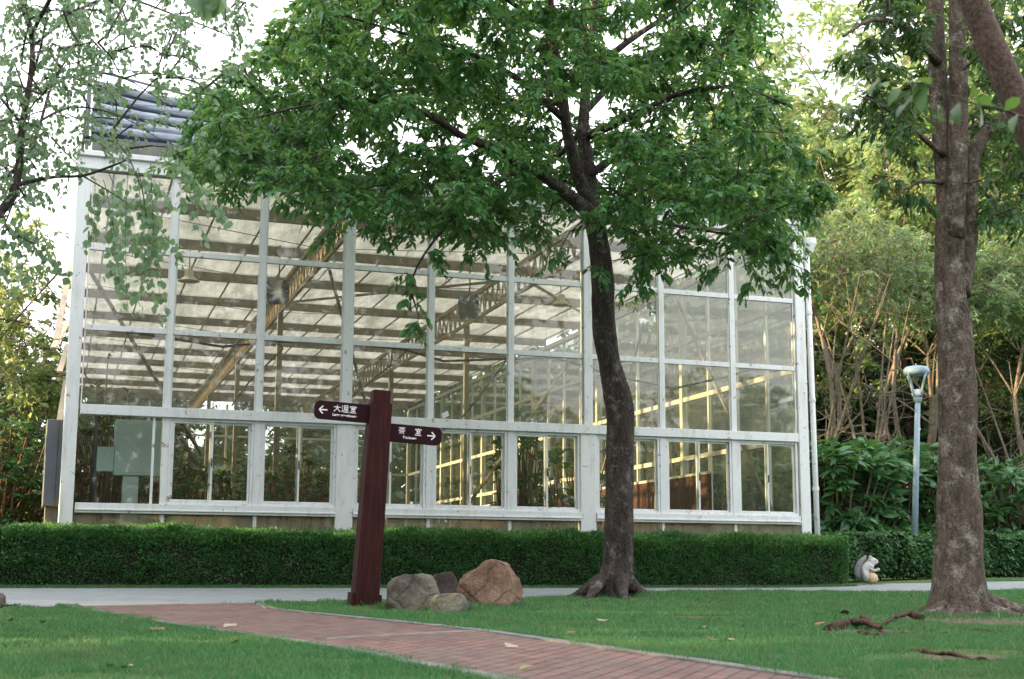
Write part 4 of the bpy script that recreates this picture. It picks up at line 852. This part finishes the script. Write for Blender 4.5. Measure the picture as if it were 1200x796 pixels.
# x right, z up; facing right.
vb = [(-.09, 0, .12), (-.05, 0, .22), (.02, 0, .31), (.075, 0, .385), (.13, 0, .385), (.185, 0, .365), (.0, -.075, .27), (.06, -.09, .225), (.15, -.05, .235), (.0, .075, .27), (.06, .09, .225), (.15, .05, .235), (-.04, -.09, .09), (.05, -.10, .05), (.10, -.10, .025), (-.04, .09, .09), (.05, .10, .05), (.10, .10, .025), (.055, -.04, .45), (.04, -.05, .49), (.055, .04, .45), (.04, .05, .49)]
eb_ = [(0, 1), (1, 2), (2, 3), (3, 4), (4, 5), (2, 6), (6, 7), (7, 8), (2, 9), (9, 10), (10, 11), (0, 12), (12, 13), (13, 14), (0, 15), (15, 16), (16, 17), (3, 18), (18, 19), (3, 20), (20, 21)]
rb_ = [.13, .125, .095, .07, .06, .028, .045, .032, .022, .045, .032, .022, .085, .04, .025, .085, .04, .025, .025, .01, .025, .01]
skin('body', vb, eb_, rb_, 'statue', sq)
skin('tail', [(-.12, .02, .06), (-.19, .02, .15), (-.18, .02, .27), (-.12, .02, .37), (-.05, .02, .44), (-.02, .02, .49)], [(i, i+1) for i in range(5)], [.05, .07, .07, .06, .045, .02], 'statue_dark', sq)
m = MB(); m.lathe((.035, -.05, .10), [(0, -.10), (.09, -.09), (.125, -.03), (.11, .05), (.06, .09), (0, .10)], 24); m.build('sun_tinted_haunch', 'ochre', sq, smooth=True)  # haunch patch coloured as if the low sun lit it
m = MB(); m.lathe((.175, 0, .245), [(0, -.035), (.028, -.022), (.035, 0), (.028, .022), (0, .035)], 14); m.build('nut', 'statue', sq, smooth=True)
for s in (-1, 1): m = MB(); m.lathe((.125, s*.053, .40), [(0, -.011), (.009, -.006), (.011, 0), (.009, .006), (0, .011)], 10); m.build('eye', 'dark', sq)
#=================================================================== EXPOSED ROOTS, FALLEN LEAVES
def root(pts, r, label):
    P_ = [G(a, c_)+Vector((0, 0, h)) for a, c_, h in pts]; m = MB(); q = []; rr = []
    for i in range(len(P_)-1):
        for k in range(5): t = k/5; q.append(P_[i].lerp(P_[i+1], t)+rv(.008)); rr.append(r*(1-.75*((i+t)/(len(P_)-1)))*random.uniform(.8, 1.2))
    m.tube(q, rr, 9, .5, seed=r*100); o = m.build('exposed_root', 'root', smooth=True); tag(o, label, 'tree root', 'exposed roots left of the tall tree')
root([(975, 737, .01), (1000, 733, .05), (1020, 736, .06), (1040, 741, .02)], .048, 'thick reddish root knob at the left end of the exposed roots')
root([(1015, 733, .07), (1032, 738, .05), (1045, 745, -.01)], .03, 'thin pale root sloping down beside the thick root knob')
root([(1085, 724, .02), (1066, 723, .06), (1050, 728, .06), (1032, 734, .02)], .034, 'twisted root running from the tall tree trunk to the root knob')
root([(1010, 742, .02), (1030, 745, .02), (1060, 738, .01)], .03, 'low dark root lying in front of the twisted root')
root([(1075, 760, .0), (1110, 765, .015), (1150, 772, .01), (1185, 770, -.01)], .02, 'thin root in the grass near the bottom right corner')
root([(1060, 740, .0), (1110, 735, .012), (1160, 737, .012), (1199, 742, -.01)], .018, 'long thin root crossing the grass in front of the tall tree')
def fallen(px, py, s, mat, label):
    s *= 1.35
    p = G(px, py); m = MB(); n_ = 8
    prof = [(0, 0), (.25, .17), (.55, .2), (.82, .12), (1, 0), (.82, -.12), (.55, -.2), (.25, -.17)]
    th = random.uniform(0, 6.28); v = []
    for a, b2 in prof:
        zc = .12*abs(b2)+.06*math.sin(a*5+th)+.03; v.append(((a-.5)*s, b2*s*1.2, zc*s+.02))
    m.v = v+[(0, 0, .03*s+.02)]; m.f = [(i, (i+1) % 8, 8) for i in range(8)]
    o = m.build('fallen_leaf', mat); o.location = p; o.rotation_euler = (random.uniform(-.3, .3), random.uniform(-.3, .3), th); tag(o, label, 'leaf', 'fallen leaves on the lawn')
for a in ((52, 737, .08, 'pale_leaf', 'bleached white leaf alone on the left lawn near the path'), (16, 717, .16, 'dead_leaf', 'dry leaf by the small stone at the left edge'), (186, 744, .12, 'dead_leaf', 'curled brown leaf on the left lawn below the kerb'),
          (14, 735, .08, 'dead_leaf', 'brown leaf at the far left of the left lawn'), (277, 759, .07, 'dead_leaf', 'brown leaf on the left lawn just below the kerb bend'), (152, 790, .08, 'pale_leaf', 'pale leaf at the bottom of the left lawn'),
          (133, 789, .07, 'dead_leaf', 'dark leaf beside the pale one at the bottom of the left lawn'), (272, 739, .12, 'pale_leaf', 'pale dry leaf lying on the brick path near its left kerb'), (672, 744, .07, 'dead_leaf', 'brown leaf on the right lawn close to the upper kerb'),
          (709, 729, .10, 'pale_leaf', 'white leaf on the grass right of the boulders'), (731, 724, .06, 'dead_leaf', 'small brown leaf on the grass below the dark tree trunk'), (829, 736, .11, 'pale_leaf', 'pale leaf in the middle of the right lawn'),
          (838, 751, .09, 'dead_leaf', 'brown leaf in the middle of the right lawn below the pale one'), (857, 752, .08, 'pale_leaf', 'tan leaf just right of the brown one on the right lawn'), (869, 735, .10, 'dead_leaf', 'brown leaf on the right lawn towards the exposed roots'), (748, 750, .06, 'pale_leaf', 'pale leaf on the right lawn beside the upper kerb'),
          (992, 718, .13, 'dead_leaf', 'upright orange dry leaf above the exposed roots'), (964, 731, .10, 'dead_leaf', 'brown leaf left of the root knob'), (1032, 705, .05, 'pale_leaf', 'tiny pale leaf on the grass behind the exposed roots'), (620, 787, .08, 'leaf_y', 'yellow-green leaf on the brick paving near the bottom'), (602, 761, .10, 'pale_leaf', 'grey leaf on the brick paving in the middle')):
    fallen(*a)
#=================================================================== BACKGROUND TREES AND SHRUBS
def protoTree(name, label, H, Rc, zc, nc, leaf, size, bark, trunkr, seed, group, nl=12, tw=6, flat=.7, drop=.3, stems=1, cr=.9, width=.42, lo=.35):
    random.seed(seed); w = MB(); lb = Limbs(w); lv = Leaves()
    for s in range(stems):
        ang = s*2.4; off = .0 if stems == 1 else .25
        W = [(Vector((off*math.cos(ang), off*math.sin(ang), -.1)), trunkr), (Vector((off*1.5*math.cos(ang)+.1, off*1.5*math.sin(ang), H*.25)), trunkr*.8), (Vector((off*3*math.cos(ang)+random.gauss(0, .2), off*3*math.sin(ang), H*.5)), trunkr*.6), (Vector((random.gauss(0, Rc*.2), random.gauss(0, Rc*.2), H*.85)), trunkr*.2)]
        lb.raw(W, 10, .15, 3)
    for k in range(9):
        t = random.uniform(.3, .7); a = 2.4*k; s = Vector((0, 0, H*t)); st = min(lb.nodes[:], key=lambda q: (q[0]-s).length)
        e = Vector((Rc*.75*math.cos(a), Rc*.75*math.sin(a), min(H*.92, H*t+Rc*random.uniform(.3, .9)))); lb.raw([(st[0], st[1]*.55), (st[0].lerp(e, .45)+Vector((0, 0, .2)), st[1]*.35), (e, .02)], 6, .15, 3)
    for k in range(nc):
        d = rv().normalized(); q = random.random()**.45
        c = Vector((d.x*Rc*q, d.y*Rc*q, zc+d.z*(H-zc)*q)); 
        if c.z < H*lo: c.z = H*lo+random.random()*.4*H
        a, ar = lb.near(c); clump(w, lv, c, cr*random.uniform(.7, 1.2), a, ar, tw, nl, size, flat, drop, .009)
    e = empty(name, (0, 0, 0), label, 'tree', group, world=False)
    w.build('trunk', bark, e, smooth=True); mobj('crown', leafmesh('crown', *lv.arr(), width, 1., 'quad', .2), leaf, e); return e
ORD = ['leftmost', 'second from the left', 'third from the left', 'fourth from the left', 'fifth from the left', 'sixth from the left', 'seventh from the left', 'eighth from the left', 'ninth from the left', 'tenth from the left', 'eleventh from the left', 'twelfth from the left', 'thirteenth from the left', 'rightmost']
def place(proto, spots, labs=None):
    made = []
    for i, (x, y, s, rz, *lab) in enumerate(spots):
        o = proto if (i == 0) else copytree(proto)
        o.location = (x, y, gz(x, y)-.05); o.scale = (s, s, s*random.uniform(.92, 1.08)); o.rotation_euler = (0, 0, rz)
        o['_x'] = proj((x, y, 3))[0]; made.append(o)
    if labs:
        made.sort(key=lambda q: q['_x'])
        for i, o in enumerate(made): o['label'] = labs.replace('#', ORD[i])
    for o in made: del o['_x']
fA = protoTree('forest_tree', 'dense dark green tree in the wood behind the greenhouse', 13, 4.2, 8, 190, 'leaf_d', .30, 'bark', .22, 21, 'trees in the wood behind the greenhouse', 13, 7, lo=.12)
place(fA, [(x, y, s, r_) for x, y, s, r_ in ((-1.5, 66, .85, 0), (6, 64, .9, 1), (13, 66, 1., 2), (20, 63, 1., 3), (27, 60, 1.0, 4), (34, 57, 1.0, 5), (40, 52, 1.0, .5), (46, 47, 1.05, 1.5), (22, 52, .85, 2.5), (29, 47, .8, 3.5), (34, 42, .9, 4.5), (40, 38, 1., 5.5), (30, 37, .62, 1.2), (25, 42, .65, 2.2))], 'dense dark tree in the wood, # of the row behind the greenhouse')
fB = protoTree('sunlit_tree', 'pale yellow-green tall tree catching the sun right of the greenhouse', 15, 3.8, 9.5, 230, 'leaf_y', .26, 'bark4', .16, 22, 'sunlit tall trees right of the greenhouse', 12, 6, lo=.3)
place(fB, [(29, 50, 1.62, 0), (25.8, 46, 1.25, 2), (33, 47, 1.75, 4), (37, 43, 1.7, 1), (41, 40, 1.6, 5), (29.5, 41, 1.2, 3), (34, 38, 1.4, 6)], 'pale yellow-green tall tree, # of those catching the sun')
fC = protoTree('canopy_tree', 'feathery pale green tree with bare pale limbs right of the greenhouse', 10.8, 3.2, 9.0, 170, 'leaf_pale', .20, 'bark4', .11, 23, 'feathery trees right of the greenhouse', 12, 6, .5, .4, 4, .7, .35, .69)
place(fC, [(20.2, 32.5, .93, .3), (24.8, 34, 1., 2.2), (29, 34.0, .95, 4), (19.0, 38, 1.05, 5)], 'feathery pale green tree, # of those right of the greenhouse')
# bare spreading branches under those canopies
random.seed(5)
def bare(base, label, H, n_):
    w = MB(); lb = Limbs(w)
    for k in range(5):
        a = random.uniform(0, 6.28); sp_ = random.uniform(.3, 1.5)
        lb.raw([(Vector((.15*math.cos(a), .15*math.sin(a), -.1)), .075), (Vector((.3*sp_*math.cos(a), .3*sp_*math.sin(a), H*.35)), .055), (Vector((.9*sp_*math.cos(a), .9*sp_*math.sin(a), H*.65)), .028), (Vector((1.8*sp_*math.cos(a), 1.8*sp_*math.sin(a), H)), .007)], 8, .12, 4)
    for k in range(n_):
        s = random.choice(lb.nodes)
        if s[0].z < H*.4: continue
        d = rv().normalized(); d.z = abs(d.z)*.8-.1; L_ = random.uniform(.6, 2.4); p = s[0]; r_ = min(s[1]*.55, .024); P_ = [p]; RR = [r_]
        for j in range(5): d = (d+rv(.22)).normalized(); p = p+d*L_/5; P_.append(p); RR.append(r_*(1-.17*(j+1)))
        w.tube(P_, RR, 5, cap=False)
        if len(lb.nodes) < 1500: lb.nodes += list(zip(P_[2:], RR[2:]))
    o = w.build('bare_tree', 'bark4', smooth=True); o.location = base; tag(o, label, 'tree'); return o
bare(Vector((18.9, 30.4, .5)), 'leafless pale branched shrub tree between the greenhouse and the lamp post', 7.2, 420)
bare(Vector((21.2, 31.4, .5)), 'leafless pale branched shrub tree just behind the lamp post', 7.4, 420)
bare(Vector((26.0, 31.2, .5)), 'leafless pale branched shrub tree right of the tall lawn tree', 6.0, 420)
# broad-leaved shrubs (rosettes)
def rosette_shrub(base, label, H, Rw, n_, size, mat='leaf_big', seed=0, cat='shrub', group=None, narrow=.34, wood='bark4'):
    random.seed(seed); w = MB(); lv = Leaves(); e = empty('broadleaf_shrub', base, label, cat, group, world=False)
    for k in range(n_):
        a = random.uniform(0, 6.28); q = random.random()**.5; z = H*(.25+.75*random.random())*(1-.25*q)
        tip = Vector((Rw*q*math.cos(a), Rw*q*math.sin(a), z)); b_ = Vector((tip.x*.25, tip.y*.25, 0)); md = b_.lerp(tip, .5)+rv(.08)
        w.tube([b_, md, tip], [.028, .02, .012], 5, cap=False)
        up = (tip-md).normalized()+Vector((0, 0, .5)); up.normalize(); s1 = up.orthogonal().normalized(); s2 = up.cross(s1)
        for j in range(13):
            t = j*2.4; el_ = random.uniform(-.1, .9); d = s1*math.cos(t)+s2*math.sin(t)+up*el_; lv.add(tuple(tip-up*random.random()*.12), tuple(d), size*random.uniform(.6, 1.1))
    w.build('stems', wood, e, smooth=True); mobj('foliage', leafmesh('foliage', *lv.arr(), narrow, 1., 'hex', .3), mat, e); return e
rosette_shrub(Vector((18.0, 28.2, .5)), 'large dark glossy shrub filling the space just right of the greenhouse corner', 3.7, 1.5, 210, .44, seed=1)
rosette_shrub(Vector((20.6, 29.4, .5)), 'large glossy long-leaved shrub behind the lamp post', 3.7, 1.7, 230, .44, seed=2)
rosette_shrub(Vector((24.6, 30.2, .5)), 'glossy long-leaved shrub at the right edge behind the shrub hedge', 3.4, 1.7, 170, .44, seed=3)
rosette_shrub(Vector((16.6, 30.4, .5)), 'dark shrub growing close against the greenhouse side wall', 3.5, 1.1, 120, .4, seed=4)
rosette_shrub(Vector((-.35, 26.0, .4)), 'dense green shrub with bare brown stems left of the grey metal box', 3.4, 1.15, 240, .22, seed=5, wood='stem')
rosette_shrub(Vector((-1.6, 29.5, .4)), 'taller green shrub behind the one beside the grey metal box', 4.2, 1.6, 200, .24, seed=6, wood='stem')
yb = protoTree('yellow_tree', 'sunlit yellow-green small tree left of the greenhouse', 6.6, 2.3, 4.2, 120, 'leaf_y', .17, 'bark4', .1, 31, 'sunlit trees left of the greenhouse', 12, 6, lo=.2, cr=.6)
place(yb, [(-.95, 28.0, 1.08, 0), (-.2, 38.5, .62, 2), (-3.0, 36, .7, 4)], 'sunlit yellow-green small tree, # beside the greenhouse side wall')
gb = protoTree('green_tree', 'fine-leaved mid green bush tree left of the greenhouse', 5, 1.9, 3.0, 110, 'leaf_shrub', .12, 'stem', .08, 32, 'green bush trees left of the greenhouse', 14, 7, lo=.1, cr=.5)
place(gb, [(-.3, 31.5, 1.15, 0), (-2.6, 33, 1.1, 2), (-1, 48, .8, 3), (-3, 52, .9, 1)], 'fine-leaved mid green bush tree, # left of the greenhouse')
# trimmed ball bush
bb_ = onD(18, 625, 24.4); bb_.z = .4
e = empty('ball_bush', bb_, 'low rounded golden-green bush behind the left end of the hedge', 'bush', world=False)
P = RNG.normal(0, 1, (9000, 3)); P = nrm(P); P *= (1-np.abs(RNG.normal(0, .10, (9000, 1)))); Dd = P+RNG.normal(0, .4, P.shape); P = P*np.array([.66, .55, .80])+np.array([0, 0, .85])
mobj('foliage', leafmesh('foliage', P, Dd, RNG.uniform(.03, .06, len(P)), .45, .6, 'quad'), leafmat('golden_leaf', [(.04, .06, .015), (.09, .11, .02), (.15, .13, .03)], .25), e)
# plants inside the greenhouse
def inplant(x, y, H, Rw, n_, size, label, seed, mat='leaf_d'):
    rosette_shrub(Vector((x, y, .43)), label, H, Rw, n_, size, mat, seed, 'plant', None, .4, 'stem').name = 'greenhouse_plant'
inplant(4.6, 27.5, 2.5, .8, 70, .18, 'leafy plant inside behind the third window from the left', 41, 'leaf_big')
inplant(2.9, 30, 3.6, 1.0, 90, .18, 'tall leafy plant inside behind the second window from the left', 42)
inplant(6.2, 33, 3.4, 1.3, 90, .2, 'bushy plant deep inside behind the signpost', 43)
inplant(9.3, 25.6, 4.2, .55, 90, .2, 'tall climbing plant inside just left of the right wide column', 44, 'leaf_big')
inplant(10.9, 27.2, 3.0, .9, 90, .2, 'broad plant inside behind the dark tree trunk', 45, 'leaf_shrub')
inplant(12.2, 29.2, 3.3, 1.0, 90, .18, 'reddish-lit plant inside behind the second window from the right', 46, 'leaf_shrub')
inplant(3.5, 39, 4.2, 1.9, 130, .26, 'wide plant thicket deep inside at the left', 47)
inplant(7.8, 43, 4.0, 1.9, 130, .26, 'wide plant thicket deep inside at the middle', 48)
inplant(1.6, 26.5, 4.3, .7, 80, .16, 'slender vine inside behind the leftmost glass bay', 49)
inplant(3.4, 25.3, 2.4, .6, 70, .15, 'low leafy plant close behind the second window from the left', 50, 'leaf_shrub')
inplant(5.6, 29.5, 3.0, 1.1, 100, .18, 'bushy plant inside behind the left edge of the signpost', 51)
inplant(6.0, 48, 4.6, 2.2, 150, .28, 'dark thicket against the back wall inside the greenhouse', 52)
inplant(10.6, 50, 4.6, 2.2, 150, .28, 'dark thicket against the right end of the back wall inside', 53)
inplant(1.9, 33, 3.8, 1.1, 110, .2, 'dark bushy plant deep inside behind the pale cabinet', 54)
# neighbouring park trees outside the picture (they shade the lawn and are mirrored in the glass)
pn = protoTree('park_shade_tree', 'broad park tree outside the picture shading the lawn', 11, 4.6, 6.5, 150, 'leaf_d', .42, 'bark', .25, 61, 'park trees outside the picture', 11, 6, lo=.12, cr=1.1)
place(pn, [(-9, 4, 1., 0), (-9.5, 10.5, 1.05, 1), (-9, 17, 1.0, 2), (-10, 23.5, .95, 3), (-14.5, 7, 1.15, 4), (-15, 14.5, 1.15, 5), (-15, 22, 1.1, .6), (-8, -7, 1., 1.6), (0, -11, 1.0, 2.6), (9, -10, .9, 3.6)])
py_ = protoTree('sun_coloured_park_tree', 'golden-leaved park tree outside the picture mirrored in the right panes', 9, 4.2, 4.6, 150, 'leaf_y', .36, 'bark', .22, 62, 'golden park trees outside the picture', 11, 6, lo=.1, cr=1.0)  # yellow leaf colour stands in for sunlight on these mirrored trees
place(py_, [(17, -6, 1., 4.6), (24, 0, 1.0, 5.6), (30, 8, 1., .3), (34, 17, 1., 1.3)])
nb = 26000; bx_ = RNG.uniform(-30, 45, nb); by_ = -17+RNG.uniform(-2, 2, nb)+np.maximum(bx_-20, 0)*.9; bz_ = RNG.random(nb)**1.2*(8+1.5*np.sin(bx_*.4)+np.sin(bx_*1.3))  # unseen leaf mass behind the camera, added to darken the glass reflections
tag(mobj('unseen_leaf_band', leafmesh('unseen_leaf_band', np.stack([bx_, by_, bz_], 1), RNG.normal(0, 1, (nb, 3)), RNG.uniform(.5, .9, nb), .6, .3, 'quad'), 'leaf_d'), 'dark park wood outside the picture mirrored in the greenhouse glass', 'woodland', kind='stuff')
nb = 13000; by_ = RNG.uniform(-22, 26.5, nb); bx_ = -20+RNG.uniform(-1.5, 1.5, nb); bz_ = RNG.random(nb)*(9.5+1.0*np.sin(by_*.5)+np.sin(by_*1.7))  # unseen leaf mass on the left, added to block low sun
tag(mobj('unseen_leaf_band', leafmesh('unseen_leaf_band', np.stack([bx_, by_, bz_], 1), RNG.normal(0, 1, (nb, 3)), RNG.uniform(.5, .9, nb), .6, .3, 'quad'), 'leaf_d'), 'dark wood outside the picture to the left that keeps the evening sun off the lawn', 'woodland', kind='stuff')
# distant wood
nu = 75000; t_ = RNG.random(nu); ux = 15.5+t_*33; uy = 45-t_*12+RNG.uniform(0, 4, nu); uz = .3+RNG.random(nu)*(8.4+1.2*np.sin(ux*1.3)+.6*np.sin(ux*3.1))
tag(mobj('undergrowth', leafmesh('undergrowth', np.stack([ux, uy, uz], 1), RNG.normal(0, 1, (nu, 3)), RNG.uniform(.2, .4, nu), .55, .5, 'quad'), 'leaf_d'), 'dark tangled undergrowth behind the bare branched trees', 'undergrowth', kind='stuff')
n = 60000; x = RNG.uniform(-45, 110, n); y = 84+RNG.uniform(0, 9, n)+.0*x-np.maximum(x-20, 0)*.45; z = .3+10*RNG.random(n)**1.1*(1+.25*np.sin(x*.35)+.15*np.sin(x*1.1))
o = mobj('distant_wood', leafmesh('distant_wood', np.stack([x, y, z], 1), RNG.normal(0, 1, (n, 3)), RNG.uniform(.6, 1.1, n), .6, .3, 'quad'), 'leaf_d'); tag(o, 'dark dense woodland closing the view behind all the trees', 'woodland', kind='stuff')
for o in list(SC.objects):
    if 'w' in o.keys(): del o['w']
print('verts', sum(len(o.data.vertices) for o in SC.objects if o.type == 'MESH'), 'objs', len(SC.objects))
